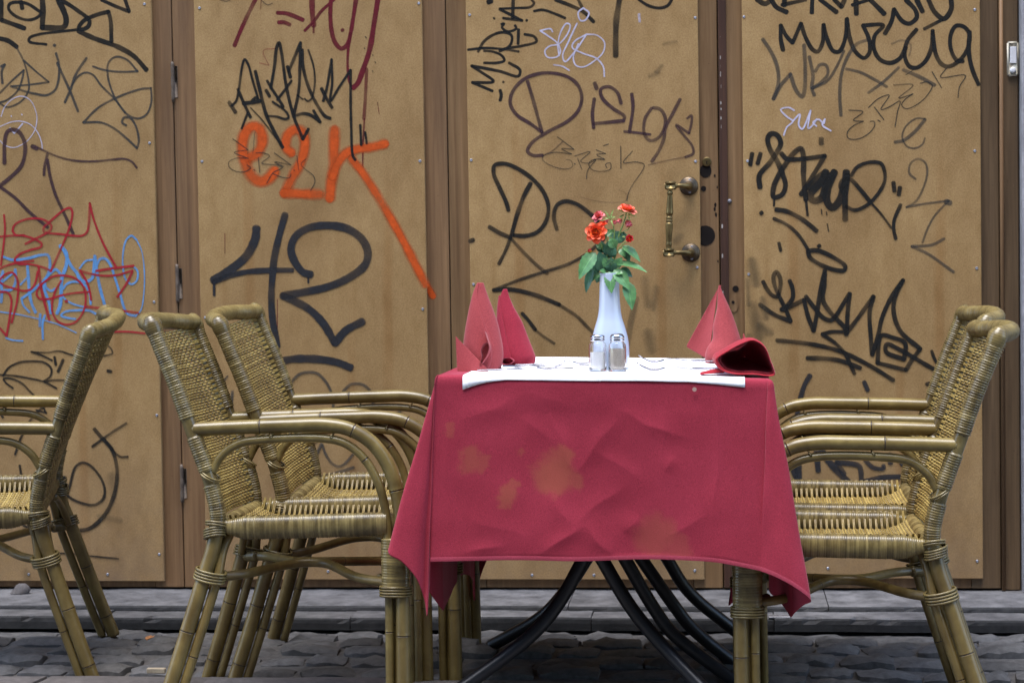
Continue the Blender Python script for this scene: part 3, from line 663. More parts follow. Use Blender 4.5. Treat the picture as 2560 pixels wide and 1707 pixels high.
mb = MB()
xs = np.array([-60, -30, -10, -3.2] + list(np.linspace(-2.8, 2.2, 40)) + [3, 8, 30, 60]); ys = np.array([-60, -20, 0, 2, 3.2] + list(np.linspace(3.6, 5.4, 16)) + [6, 8, 20, 60])
P = np.array([[(x, y, -.032 + zg(x, y)) for x in xs] for y in ys])
grid(mb, P)
ground = tag(obj('ground', mb, M['joint']), kind='structure')
mb = MB()
P = np.array([[(x, y, -.011 + zg(x, y) + .005 * nz(x, y, 0, 9)) for x in np.linspace(-2.9, 2.0, 70)] for y in np.linspace(3.55, 5.4, 30)])
grid(mb, P)
pavement = tag(obj('pavement', mb, M['joint']), kind='structure')

def stone_mesh(name, w, d, h, mat, seed, nx=6, ny=5, rough=.010, crown=.006, corner=.14):
    """a rough set stone: domed uneven top, rounded plan, sides going down"""
    P = []
    r = random.Random(seed)
    sx, sy, sk = r.uniform(0, 90), r.uniform(0, 90), r.uniform(-.09, .09)
    for j in range(ny):
        row = []
        v = -1 + 2 * j / (ny - 1)
        for i in range(nx):
            u = -1 + 2 * i / (nx - 1)
            px = u * w / 2 * (1 - corner * .35 * v * v * abs(u)) + sk * v * d
            py = v * d / 2 * (1 - corner * .35 * u * u * abs(v))
            px += .006 * nz(sx + u * 1.3, sy + v * 1.7, 3) * min(1, w / .12)
            py += .006 * nz(sx + u * 1.3, sy + v * 1.7, 9)
            e = max(abs(u), abs(v))
            z = crown * (1 - .55 * u * u - .55 * v * v) + rough * nz(sx + u * 1.9, sy + v * 1.9, 1) + rough * .5 * nz(sx + u * 4.1, sy + v * 4.3, 5)
            if e > .98:
                z -= .006
            row.append((px, py, z))
        P.append(row)
    P = np.array(P)
    m = MB()
    grid(m, P)
    loop = [(0, i) for i in range(nx)] + [(j, nx - 1) for j in range(1, ny)] + [(ny - 1, i) for i in range(nx - 2, -1, -1)] + [(j, 0) for j in range(ny - 2, 0, -1)]
    top = np.array([P[a] for a in loop])
    mid = top * np.array([1.03, 1.03, 1]) - np.array([0, 0, h * .35])
    low = top * np.array([1.0, 1.0, 0]) - np.array([0, 0, h])
    grid(m, np.array([low, mid, top]), wrap=True)
    return m.mesh(name, mat)

COBBLES = []
for k in range(26):
    w = random.uniform(.095, .17)
    COBBLES.append((w, stone_mesh('cobble', w, random.uniform(.078, .092), .05, M['cobble'], 100 + k)))
y = 5.342
row = 0
n_cob = 0
while y > 4.5:
    depth = .088
    x = -2.45 + random.uniform(0, .12)
    while x < 1.35:
        if y - depth / 2 < 4.735 and x < .20:
            x += .1
            continue
        w, me = random.choice(COBBLES)
        o = bpy.data.objects.new('cobble', me)
        COL.objects.link(o)
        o.parent = pavement
        cx, cy = x + w / 2, y - depth / 2 + random.uniform(-.006, .006)
        lift = -.002 if row == 0 else 0
        o.location = (cx, cy, zg(cx, cy) - .004 + lift + random.uniform(-.006, .007))
        o.rotation_euler = (random.uniform(-.05, .05), random.uniform(-.05, .05), random.uniform(-.07, .07) + (math.pi if random.random() < .5 else 0))
        n_cob += 1
        x += w + random.uniform(.006, .014)
    y -= depth + random.uniform(.006, .012)
    row += 1
y = 4.722
while y > 3.7:
    depth = random.uniform(.30, .36)
    x = -2.5 + random.uniform(0, .3)
    while x < (.17 if y > 4.5 else 1.4):
        w = random.uniform(.30, .52)
        if y > 4.5:
            w = min(w, .19 - x) if .19 - x > .12 else .12
        me = stone_mesh('flagstone', w, depth, .05, M['flag'], int(1e4 * random.random()), 9, 7, .0022, .001, .05)
        o = bpy.data.objects.new('flagstone', me)
        COL.objects.link(o)
        o.parent = pavement
        o.location = (x + w / 2, y - depth / 2, zg(x + w / 2, y - depth / 2) + .003)
        o.rotation_euler = (0, 0, random.uniform(-.008, .008))
        x += w + .012
    y -= depth + .012

# ------------------------------------------------------------------ door step: two low courses of slabs
def slab(x0, x1, y0, y1, z0, z1, seed, chip=.010, lip=.004):
    """slab with an uneven, chipped front edge"""
    nx = max(10, int((x1 - x0) / .018))
    prof = [(0, z0), (0, z0 + (z1 - z0) * .55), (.0015, z1 - .006), (.005, z1 - .0015), (.012, z1), (.05, z1), ((y1 - y0) * .6, z1), (y1 - y0, z1)]
    P = []
    for k, (dy, z) in enumerate(prof):
        r_ = []
        for i in range(nx + 1):
            x = x0 + (x1 - x0) * i / nx
            n1 = nz(x * 7, seed, 0); n2 = nz(x * 23, seed + 7, 0); n3 = nz(x * 60, seed, 4)
            front = y0 + .004 * n1
            bite = max(0, n2 - .28) * chip * 6
            yy = front + dy
            zz = z + .002 * nz(x * 5, dy * 30, seed)
            if 2 <= k <= 4:
                yy += bite * (1.0 if k == 2 else .9) + .0015 * n3
                zz -= bite * .25 if k < 4 else 0
            if k >= 5:
                zz += .0022 * nz(x * 16, dy * 60, seed + 3)
            r_.append((x, yy, zz))
        P.append(r_)
    m = MB()
    grid(m, P)
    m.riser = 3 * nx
    P = np.array(P)
    for e in (0, -1):
        c = P[:, e]
        b = c.copy(); b[:, 2] = z0
        grid(m, np.array([b, c]) if e == 0 else np.array([c, b]))
    return m

m = MB(); cbox(m, -2.5, .95, 5.43, 5.80, -.06, .016)
step = tag(obj('door_step', m, M['joint']), kind='structure')
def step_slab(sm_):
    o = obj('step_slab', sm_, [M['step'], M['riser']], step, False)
    for p in o.data.polygons[:sm_.riser]:              # the upright faces, darker than the treads
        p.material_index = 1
cuts = [-2.50, -1.71, -1.02, -.815, -.36, .13, .62, .95]
for i in range(len(cuts) - 1):
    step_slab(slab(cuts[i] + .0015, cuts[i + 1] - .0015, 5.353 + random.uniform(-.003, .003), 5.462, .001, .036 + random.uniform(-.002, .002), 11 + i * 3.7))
cuts = [-2.50, -1.30, -.43, .28, .95]
for i in range(len(cuts) - 1):
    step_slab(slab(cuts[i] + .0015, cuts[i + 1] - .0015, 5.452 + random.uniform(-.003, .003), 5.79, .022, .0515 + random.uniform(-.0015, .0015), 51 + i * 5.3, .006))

# ------------------------------------------------------------------ building front
FY, PY = 5.72, 5.707            # face of the door frames, face of the boards
fac = empty('stone_facade', (-.8, 5.72, 0))
tag(fac, 'grey stone house front framing the graffiti-covered wooden doors', 'facade')
m = MB(); cbox(m, .832, 7.4, 5.668, 6.2, -.05, 2.42, .004); obj('pier', m, M['facade'], fac, False)
m = MB(); cbox(m, -9.0, -2.452, 5.668, 6.2, -.05, 2.42, .004); obj('pier', m, M['facade'], fac, False)
m = MB(); cbox(m, -9.0, 7.4, 5.668, 6.2, 2.424, 11.5, .004); obj('lintel_wall', m, M['facade'], fac, False)  # unseen upper wall, carried high to block sky light from behind

def door_post(x0, x1, label):
    o = empty('door_post', ((x0 + x1) / 2, FY, .05))
    m = MB(); cbox(m, x0, x1, FY - .006, FY + .10, .052, 2.30, .003)
    obj('post', m, M['stile_dark'], o, False)
    m = MB(); xm = x0 + .004
    tube(m, [(xm, FY - .008, .052), (xm, FY - .008, 2.30)], .006, 8)
    obj('bead', m, M['stile'], o)
    return tag(o, label, 'door post')
door_post(.778, .829, 'brown wooden door post carrying the doorbell beside the grey stone edge')
door_post(-2.449, -2.386, 'brown wooden door post on the far left of the graffiti doors')
m = MB(); cbox(m, -2.45, .83, FY - .004, FY + .10, 2.302, 2.42, .003)
obj('door_head', m, M['stile'], fac, False)
m = MB(); cbox(m, -2.46, .84, 5.79, 5.83, -.02, 2.43, .002)
obj('dark_backing', m, M['hole'], fac, False)  # dark backing added so no sky shows through the door gaps
# unseen houses across the street, added and kept dark to block low sky light
for x0, x1, h, lab in ((-16.0, -5.2, 12.5, 'unseen plastered house added across the street on the left'), (-5.1, 4.6, 13.5, 'unseen plastered house added across the street facing the doors'), (4.7, 15.0, 12.0, 'unseen plastered house added across the street on the right')):
    oh = empty('unseen_house', ((x0 + x1) / 2, -5.5, 0))
    tag(oh, lab, 'house', 'unseen houses added across the street')
    m = MB(); cbox(m, x0, x1, -9.5, -5.5, -.03, h, .01); obj('wall', m, M['plaster'], oh, False)
    for fl_ in range(4):
        for q in range(4):
            wx = x0 + (x1 - x0) * (q + .5) / 4; wz = 1.0 + fl_ * 3.0
            m = MB(); cbox(m, wx - .55, wx + .55, -5.52, -5.47, wz, wz + 1.7, .01); w_ = obj('window', m, M['glass_dark'], oh, False)
            m = MB(); cbox(m, wx - .62, wx + .62, -5.5, -5.40, wz - .12, wz - .02, .01); obj('sill', m, M['facade'], w_, False)

def screw(parent, x, z, y=PY, r=.0042, name='screw'):
    m = MB()
    lathe(m, [(r, -.0005), (r, .0010), (r * .7, .0018), (r * .45, .0019), (r * .38, .0012)], x, y, z, 10, axis='y')
    return obj(name, m, M['steel'], parent)

def ribbon(strokes, yface, soft):
    """paint strokes as thin sheets on the board; tone = coverage"""
    m = MB()
    si = 0
    for st in strokes.split(';'):
        tok = st.split()
        w = float(tok[0]) / 1000 * 1.08
        op = float(tok[1]) / 100
        runs = [[]]
        for k in tok[2:]:
            if k == '/':
                runs.append([runs[-1][-1]])
            else:
                a, b = k.split(',')
                runs[-1].append((int(a) / 2000, 0.0, int(b) / 2000))
        for ri, run in enumerate(runs):
            if len(run) < 2:
                continue
            c = catmull(run, 9)
            c, s = resample(c, max(.0022, w * .22))
            n = len(c)
            T = np.gradient(c, axis=0); T /= np.maximum(np.linalg.norm(T, axis=1, keepdims=True), 1e-9)
            Nn = np.stack([-T[:, 2], np.zeros(n), T[:, 0]], 1)
            hw = w / 2 * (1 + soft * .35)
            L = s[-1]
            half = np.full(n, hw) * (1 + .16 * np.array([nz(a[0] * 26, a[2] * 26, si) + .5 * nz(a[0] * 90, a[2] * 90, si) for a in c]))
            cov = op * (1 - .24 * np.array([max(0, nz(a[0] * 16, a[2] * 16, si + 5) + .1) * 2.2 for a in c]))
            # rounded ends
            cap = 4
            ang = np.linspace(0, math.pi / 2, cap + 1)[:-1]
            head = np.array([c[0] - T[0] * hw * .8 * math.cos(a) for a in ang]); hh = np.array([hw * max(.05, math.sin(a)) for a in ang])
            tail = np.array([c[-1] + T[-1] * hw * .8 * math.cos(a) for a in ang[::-1]]); th = hh[::-1]
            C_ = np.concatenate([head, c, tail]); H_ = np.concatenate([hh, half, th])
            N_ = np.concatenate([np.repeat(Nn[:1], cap, 0), Nn, np.repeat(Nn[-1:], cap, 0)])
            K_ = np.concatenate([np.full(cap, cov[0]) * np.linspace(.4, 1, cap), cov, np.full(cap, cov[-1]) * np.linspace(1, .4, cap)])
            nn = len(C_)
            inner = 1 - max(.06, soft)
            yy = yface - .0003 - .00001 * si - np.linspace(0, .000008, nn)
            cols, cc = [], []
            for f, k in ((-1, 0.0), (-inner, 1.0), (0, 1.0), (inner, 1.0), (1, 0.0)):
                p = C_ + N_ * (H_ * f)[:, None]
                p[:, 1] = yy
                cols.append(p); cc.append(K_ * k)
            grid(m, np.stack(cols, 1), np.stack(cc, 1))
            si += 1
    return m

SCREWS = {1: [(-1.6583, 1.7616), (-1.6525, 1.3594), (-1.6504, 0.8965), (-1.65, 0.5647), (-1.6525, 0.1555), (-1.8098, 0.0962), (-2.27, 1.75), (-2.27, 1.1), (-2.05, .096)],
          2: [(-1.4947, 1.7454), (-1.4977, 1.3028), (-1.4985, 0.849), (-0.8529, 1.7409), (-0.8575, 1.2908), (-0.8569, 0.8653), (-0.8576, 0.4986), (-1.4113, 0.1025), (-1.1496, 0.1051)],
          3: [(-0.7069, 1.7037), (-0.7092, 1.2901), (-0.7082, 0.9347), (-0.0652, 1.6779), (-0.0688, 1.2735), (-0.0678, 0.9733), (-0.5525, 0.0952), (-0.3735, 0.0954), (-0.0847, 0.1083)],
          4: [(0.0718, 1.6763), (0.0775, 1.2716), (0.0775, 0.9519), (0.7101, 1.6784), (0.7079, 1.2866), (0.7115, 0.9594), (0.292, 0.1155), (0.5236, 0.1179), (0.708, 0.1362)]}
DOORS = {1: (-2.384, -1.5835, -2.30, -1.6385, .0755, 'left edge door leaf with a red and light blue marker tag over black scrawl'),
         2: (-1.5805, -.7795, -1.512, -.8445, .081, 'door leaf with orange sprayed e2k above a large black 42'),
         3: (-.7765, -.0045, -.718, -.0575, .082, 'door leaf with the brass pull handle, standing behind the roses'),
         4: (-.0015, .7755, .0655, .7245, .086, 'right door leaf with a black quoted tag and halo behind the right chairs')}
door_obj, panel_obj, stile_obj = {}, {}, {}
for k, (x0, x1, p0, p1, pz, label) in DOORS.items():
    d = empty('wooden_door', ((x0 + x1) / 2, FY, .055))
    tag(d, label, 'door')
    door_obj[k] = d
    sw = M['stile'] if k < 3 else M['stile_warm']
    m = MB(); cbox(m, x0, p0 + .03, FY, FY + .05, .056, 2.295, .002)
    stile_obj[(k, 0)] = obj('stile', m, sw, d, False)
    m = MB(); cbox(m, p1 - .03, x1, FY, FY + .05, .056, 2.295, .002)
    stile_obj[(k, 1)] = obj('stile', m, sw if k != 4 else M['stile_dark'], d, False)
    m = MB(); cbox(m, p0 + .0305, p1 - .0305, FY + .002, FY + .05, .056, .19, .002)
    obj('bottom_rail', m, M['stile'], d, False)
    m = MB(); cbox(m, p0 + .0305, p1 - .0305, FY + .002, FY + .05, 2.10, 2.295, .002)
    obj('top_rail', m, M['stile'], d, False)
    # the screwed-on board, its lower edge not quite straight
    m = MB(); cbox(m, p0, p1, PY, FY + .0012, pz, 2.14, .0018)
    panel_obj[k] = obj('board', m, M['board'], d, False)
    for (x, z) in SCREWS[k]:
        screw(panel_obj[k], x, z)
for (k, colr, soft, label, strokes) in GRAFFITI:
    if k == 12:
        par, yf_ = stile_obj[(2, 1)], FY
    else:
        par, yf_ = panel_obj[k], PY
    o = obj('graffiti', ribbon(strokes, yf_ - .00022 * len([c for c in par.children if c.name.startswith('graffiti')]), soft), PAINTM[colr], par, False)
    if label:
        o['label'] = label

# hinges between the two left leaves
for za, zb in ((1.478, 1.594), (.893, 1.006), (.307, .419)):
    m = MB()
    zs = np.linspace(za, zb, 13)
    rr = [.0052 if i % 4 else .0040 for i in range(13)]
    tube(m, [(-1.582, FY - .004, z) for z in zs], rr, 10)
    cbox(m, -1.5785, -1.568, FY - .0016, FY + .004, za + .012, zb - .012, .0005)
    obj('hinge', m, M['hinge'], door_obj[2])

# lock side of the third leaf
def disc(parent, name, x, z, r, mat, y=FY, depth=.0012, asp=1.0, seg=24):
    m = MB()
    a = np.arange(seg) * 2 * math.pi / seg
    ring = np.stack([x + r * np.cos(a), np.full(seg, y - depth), z + asp * r * np.sin(a)], 1)
    back = ring.copy(); back[:, 1] = y + .001
    m.add(np.concatenate([ring, back]), [tuple(range(seg))[::-1]] + [(i, (i + 1) % seg, seg + (i + 1) % seg, seg + i) for i in range(seg)])
    return obj(name, m, mat, parent, False)
d3, d4 = door_obj[3], door_obj[4]
disc(d3, 'lock_hole', -.041, 1.247, .0165, M['hole'], asp=1.15)
m = MB(); lathe(m, [(.0135, -.001), (.0135, .0045), (.0120, .006), (.0095, .0062)], -.0373, FY, 1.2723, 24, axis='y')
lock = obj('lock_cylinder', m, M['brass'], d3)
m = MB(); cbox(m, -.0386, -.0362, FY - .0072, FY - .006, 1.2655, 1.2745, .0003); obj('keyhole', m, M['hole'], lock, False)
disc(d3, 'bolt_hole', -.0475, 1.1967, .0075, M['hole'])
disc(d3, 'bolt_hole', -.0445, 1.0638, .0285, M['hole'])
# dark rebate strip of the fourth leaf
m = MB(); cbox(m, -.0012, .0215, FY - .0035, FY + .001, .058, 2.29, .001); rb = obj('rebate_strip', m, M['rebate'], d4, False)
m = MB()
for q in range(16):
    z = .85 + random.random() * .8
    cbox(m, .002 + random.random() * .003, .0042 + random.random() * .002, FY - .0042, FY - .0034, z, z + random.uniform(.003, .014), .0002)
tag(obj('paint_flakes', m, M['flake'], rb, False), kind='stuff')
disc(d4, 'bolt_hole', .040, .9114, .0090, M['hole'])
disc(d4, 'keyhole_plate', .0345, .868, .0135, M['stile_warm'], depth=.002, asp=1.7)
disc(d4, 'keyhole', .0325, .8737, .0042, M['hole'], depth=.0032)
m = MB(); lathe(m, [(.006, -.001), (.006, .003), (.003, .005)], .0258, FY, 1.1601, 14, axis='y'); obj('bolt_head', m, M['galv'], d4)
m = MB()
for (x, z, r) in ((-.0155, 1.232, .004), (-.0145, 1.150, .005), (-.0165, 1.138, .0045), (-.013, 1.122, .005), (-.0085, 1.20, .003), (-.009, .99, .003)):
    a = np.arange(9) * 2 * math.pi / 9
    rr = r * (1 + .4 * np.array([nz(x * 900, z * 900, i) for i in range(9)]))
    m.add(np.stack([x + rr * np.cos(a) * .7, np.full(9, FY - .0006), z + rr * np.sin(a) * 1.3], 1), [tuple(range(9))[::-1]])
tag(obj('splinters', m, M['hole'], d3, False), kind='stuff')

# brass pull handle
m = MB()
for i in range(2):
    pass
grip = [(-.1405, 1.1945), (-.1410, 1.186), (-.1412, 1.182), (-.142, 1.150), (-.143, 1.1245), (-.1432, 1.118), (-.1436, 1.108), (-.1445, 1.09), (-.1455, 1.055), (-.146, 1.035), (-.1462, 1.026)]
gp = np.array([(x, PY - .052, z) for x, z in grip])
c, s = resample(gp, .0016)
L = s[-1]
prof = [(0, .0068), (.045, .0068), (.05, .0086), (.08, .0086), (.09, .0066), (.13, .0072), (.40, .0108), (.43, .0080), (.45, .0070), (.465, .0096), (.49, .0096), (.50, .0070), (.515, .0096), (.535, .0096), (.55, .0074), (.57, .0108), (.66, .0100), (.88, .0076), (.90, .0088), (.93, .0088), (.95, .0076), (1, .0076)]
rad = np.interp(s / L, [p[0] for p in prof], [p[1] for p in prof])
handle = empty('pull_handle')
handle.parent = d3
hm = MB(); tube(hm, c, rad, 20); obj('grip', hm, M['brass'], handle)
for (bx, bz, rx, rz_) in ((-.1389, 1.2045, -.089, 1.2042), (-.1457, 1.0165, -.0856, 1.0156)):
    hm = MB(); cbox(hm, bx - .0165, bx + .0165, PY - .064, PY - .041, bz - .0115, bz + .0115, .004); obj('block', hm, M['brass'], handle)
    hm = MB(); c2 = catmull([(bx + .014, PY - .052, bz), (bx + .028, PY - .050, bz), (rx - .008, PY - .040, rz_), (rx, PY - .026, rz_), (rx, PY - .006, rz_)], 6)
    tube(hm, c2, np.interp(np.linspace(0, 1, len(c2)), [0, .08, .3, .7, 1], [.0095, .0060, .0065, .0085, .013]), 14); obj('arm', hm, M['brass'], handle)
    hm = MB(); lathe(hm, [(.0265, -.0005), (.0268, .002), (.0255, .0045), (.021, .007), (.016, .009), (.012, .012)], rx, PY, rz_, 32, axis='y'); ro = obj('rosette', hm, M['brass_dark'], handle)
    for dz in (.0165, -.0165):
        sc_ = MB(); lathe(sc_, [(.0040, 0), (.0040, .0015), (.0028, .0022), (.0014, .0018)], rx + .003, PY - .0068, rz_ + dz, 10, axis='y'); obj('screw', sc_, M['steel'], handle)

# doorbell on the right post
bell = empty('doorbell', (.813, FY - .006, 1.49))
tag(bell, 'small yellowed doorbell with a white name strip on the right door post', 'doorbell')
m = MB(); cbox(m, .7975, .8285, FY - .0165, FY - .006, 1.4925, 1.588, .004); obj('case', m, M['plastic'], bell)
m = MB(); cbox(m, .805, .8225, FY - .0190, FY - .0164, 1.527, 1.573, .0008); obj('name_strip', m, M['plastic_white'], bell, False)
m = MB(); lathe(m, [(.0085, 0), (.0085, .004), (.0072, .006), (.0030, .0068)], .8125, FY - .0165, 1.5085, 20, axis='y'); obj('button', m, M['plastic_white'], bell)

# ------------------------------------------------------------------ rattan armchairs
def wrapped(mb, path, Rr, pitch=.0056, amp=.0019, sides=12, up=None, asp=1.0, rfun=None, seed=0, bare=(), tr=(.1, .95)):
    """a rod bound with rattan: every turn is a small ridge"""
    c, s = resample(path, pitch / 4)
    r_ = random.Random(seed)
    turns = (s / pitch).astype(int)
    jit = np.array([r_.uniform(-.00035, .00035) for _ in range(turns.max() + 1)])
    tn = np.array([r_.uniform(*tr) for _ in range(turns.max() + 1)])
    base = np.full(len(s), Rr) if rfun is None else np.array([rfun(v) for v in s / s[-1]])
    rad = base + amp * np.abs(np.sin(math.pi * s / pitch)) ** .7 + jit[turns]
    tone = tn[turns]
    for z0, z1 in bare:                            # left unwrapped between these heights
        k = (c[:, 2] > z0) & (c[:, 2] < z1)
        rad = np.where(k, base - .0012, rad); tone = np.where(k, .35, tone)
    tube(mb, c, rad, sides, tone=tone, up=up, asp=asp)

def caned(mb, path, Rr, nodes=(), sides=12, step=.006, taper=None, seed=0):
    """a bamboo cane with dark rings at its nodes"""
    c, s = resample(path, step)
    L = s[-1]
    extra = []
    for q in nodes:
        extra += [q * L - .0035, q * L - .0013, q * L - .0011, q * L, q * L + .0011, q * L + .0013, q * L + .0035]
    s2 = np.unique(np.concatenate([s, np.clip(extra, 0, L)])) if extra else s
    c = np.stack([np.interp(s2, s, c[:, i]) for i in range(3)], 1)
    rad = np.full(len(s2), Rr) if taper is None else np.interp(s2 / L, [0, 1], taper)
    tone = .5 + .35 * np.array([nz(q * 9, seed, 2) for q in s2])
    for q in nodes:
        dd = np.abs(s2 - q * L)
        rad = rad + .0009 * np.exp(-(dd / .003) ** 2) - .0004 * (dd < .0012)
        tone = np.where(dd < .00115, 2.0, tone)
    tube(mb, c, rad, sides, tone=tone)

def ringbind(mb, c, nrm, a, b, r=.0030, turns=4, gap=.0062, tilt=.12, seed=0):
    """turns of binding round a bundle; c centre, nrm axis, a/b half sizes"""
    nrm = np.asarray(nrm, float); nrm /= np.linalg.norm(nrm)
    u = np.array([1.0, 0, 0]); u -= nrm * (u @ nrm); u /= np.linalg.norm(u)
    v = np.cross(nrm, u)
    for k in range(turns):
        ang = np.arange(20) * 2 * math.pi / 20
        off = (k - (turns - 1) / 2) * gap
        pts = [np.asarray(c) + nrm * (off + tilt * a * math.cos(q + seed)) + u * a * math.cos(q) + v * b * math.sin(q) for q in ang]
        tube(mb, pts, r, 6, closed=True, tone=.35 + .5 * ((k * 37 + seed * 11) % 10) / 10)

SW = .197                                         # half width between the posts
POST = [(-.178, .395), (-.174, .44), (-.192, .52), (-.230, .63), (-.266, .735), (-.296, .812), (-.314, .860)]
REAR = [(-.178, .400), (-.188, .355), (-.206, .30), (-.262, .12), (-.302, -.002), (-.307, -.018)]
ARM = [(-.226, .629), (-.15, .632), (0, .636), (.075, .636), (.128, .625), (.176, .594), (.212, .540), (.231, .472), (.237, .41), (.238, .30)]
UNDER = [(-.186, .532), (-.165, .568), (-.125, .596), (-.06, .6055), (.065, .6065), (.112, .596), (.152, .566), (.184, .514), (.201, .452), (.206, .40), (.206, -.018)]

def build_chair():
    t = empty('rattan_armchair')
    K = dict(world=False)
    xz = lambda L, y: [(x, y, z) for x, z in L]
    post_c = catmull(xz(POST, 0), 8)
    for s in (-1, 1):
        y = s * SW
        m = MB()
        pc = post_c.copy(); pc[:, 1] = y
        wrapped(m, pc, .0172, seed=6 + s, bare=[(.612, .655), (.505, .535)])
        post = obj('back_post', m, M['wrap'], t, **K)
        # knob on the top of the post
        m = MB()
        d = pc[-1] - pc[-3]; d /= np.linalg.norm(d)
        kp = [pc[-1] + d * q for q in np.linspace(-.020, .026, 24)]
        kr = [(.0178 + .0022 * math.sin(math.pi * min(1, max(0, (q + .02) / .034)))) * math.sqrt(max(0.012, 1 - max(0, (q - .002) / .0242) ** 2)) + .0007 * abs(math.sin(q * 700)) for q in np.linspace(-.020, .026, 24)]
        tube(m, kp, kr, 14, tone=[.3 + .5 * (i % 3) / 2 for i in range(24)])
        obj('finial', m, M['wrap'], t, **K)
        # rear leg: thick cane with a thinner one beside it
        m = MB()
        caned(m, catmull([(x, y + s * .036 * max(0, 1 - z / .40), z) for x, z in REAR], 8), .0168, (.52, .86), seed=s)
        obj('rear_leg', m, M['leg'], t, **K)
        m = MB()
        side = [(x + .030, y - s * .004 + s * .036 * max(0, 1 - z / .40), z) for x, z in REAR[2:]]
        side = [(-.150, y - s * .03, .402), (-.166, y - s * .012, .36)] + side
        caned(m, catmull(side, 8), .0108, (.66,), 10, seed=s + 4)
        obj('leg_brace', m, M['leg'], t, **K)
        m = MB()
        caned(m, catmull([(-.205, y - s * .020, .305), (-.195, y - s * .035, .345), (-.185, y - s * .085, .388), (-.182, y - s * .11, .398)], 8), .0088, (), 8)
        obj('corner_brace', m, M['leg'], t, **K)
        m = MB()
        ringbind(m, (-.192, y + s * .007, .305), (.29, 0, 1), .034, .0215, .0032, 4, .0068, .10, s)
        obj('binding', m, M['wrap'], t, **K)['kind'] = 'stuff'
        m = MB()
        ringbind(m, (-.181, y, .398), (.0, 0, 1), .0235, .0235, .0030, 4, .0056, .30, s + 2)
        ringbind(m, (-.177, y, .418), (.0, 0, 1), .0235, .0235, .0028, 2, .0056, -.25, s)
        obj('binding', m, M['wrap'], t, **K)['kind'] = 'stuff'
        # armrest bending down into the front leg
        m = MB()
        caned(m, catmull(xz(ARM, y), 10), .0160, (.21, .50, .735), 14, .005, seed=s * 3)
        obj('armrest', m, M['cane'], t, **K)
        m = MB()
        ringbind(m, (-.219, y, .630), (1, 0, 0), .0185, .0185, .0022, 1, .004, 0, 0)
        obj('arm_ring', m, M['wrap'], t, **K)
        m = MB()
        caned(m, catmull(xz(UNDER, y), 9), .0098, (.40, .80), 10, .006, seed=s * 5)
        obj('arm_brace', m, M['cane'], t, **K)
        m = MB()
        for q, (px, pz) in enumerate(((-.05, .6145), (.085, .613))):
            tube(m, [(px + .004 * math.cos(w_), y + .0125 * math.sin(w_), pz + .0035 * math.cos(w_)) for w_ in np.arange(10) * .628], .0016, 5, closed=True)
        ringbind(m, (-.189, y, .525), (.7, 0, 1), .0225, .0215, .0022, 2, .0050, .15, s)
        obj('binding', m, M['wrap'], t, **K)['kind'] = 'stuff'
        # front leg: bundle of three canes, bound at the top
        m = MB()
        caned(m, [(.238, y, .305), (.238, y + s * .012, -.018)], .0160, (.42,), 12, seed=s * 7)
        obj('front_leg', m, M['leg'], t, **K)
        m = MB()
        caned(m, [(.222, y - s * .022, .40), (.222, y - s * .010, -.018)], .0095, (.5,), 10, seed=s * 8)
        obj('leg_brace', m, M['leg'], t, **K)
        m = MB()
        wrapped(m, [(.223, y, .385), (.223, y, .272)], .0315, .0060, .0012, 18, up=(1, 0, 0), asp=.66, seed=9)
        ringbind(m, (.223, y, .268), (0, 0, 1), .0355, .0235, .0030, 4, .0062, 0, 1)
        obj('binding', m, M['wrap'], t, **K)['kind'] = 'stuff'
        # seat side rail
        m = MB()
        rail = [(-.172, y, .414), (-.145, y, .411), (-.10, y, .410), (.05, y, .413), (.205, y, .417)]
        f = lambda v: np.interp(v, [0, .05, .11, .16, .9, 1], [.013, .015, .021, .0255, .0255, .025])
        wrapped(m, catmull(rail, 8), .029, .0050, .0014, 16, up=(0, 0, 1), asp=.66, rfun=f, seed=12 + s)
        obj('seat_rail', m, M['wrap'], t, **K)
    for x, nm in ((.205, 'seat_rail'), (-.168, 'seat_rail')):
        m = MB()
        wrapped(m, [(x, -SW + .004, .414), (x, SW - .004, .414)], .022 if x > 0 else .017, .0052, .0014, 14, seed=21)
        obj(nm, m, M['wrap'], t, **K)
    # top rail, bowed to the back
    m = MB()
    x0, z0 = -.312, .862
    tp = [(x0, -SW + .002, z0), (x0 - .016, -SW + .045, z0 + .002), (x0 - .044, -.095, z0 + .006), (x0 - .052, 0, z0 + .008), (x0 - .044, .095, z0 + .006), (x0 - .016, SW - .045, z0 + .002), (x0, SW - .002, z0)]
    wrapped(m, catmull(tp, 10), .0190, .0036, .0006, 14, seed=31, tr=(.4, .7))
    obj('top_rail', m, M['wrap'], t, **K)
    # woven back
    m = MB()
    pc, ps = resample(post_c, .001)
    keep = (pc[:, 2] > .432) & (pc[:, 2] < .857)
    pc = pc[keep]
    L = np.sum(np.linalg.norm(np.diff(pc, axis=0), axis=1))
    tang = np.gradient(pc, axis=0); tang /= np.linalg.norm(tang, axis=1, keepdims=True)
    nrm = np.stack([tang[:, 2], np.zeros(len(pc)), -tang[:, 0]], 1)     # towards the sitter
    rows = int(L / .0064)
    ny_ = 112
    yy = np.linspace(-SW, SW, ny_)
    inner = np.clip((SW - .034 - np.abs(yy)) / .012, 0, 1)
    def bow(y, q):
        return -.046 * (1 - (y / SW) ** 2) * (.25 + .75 * q)
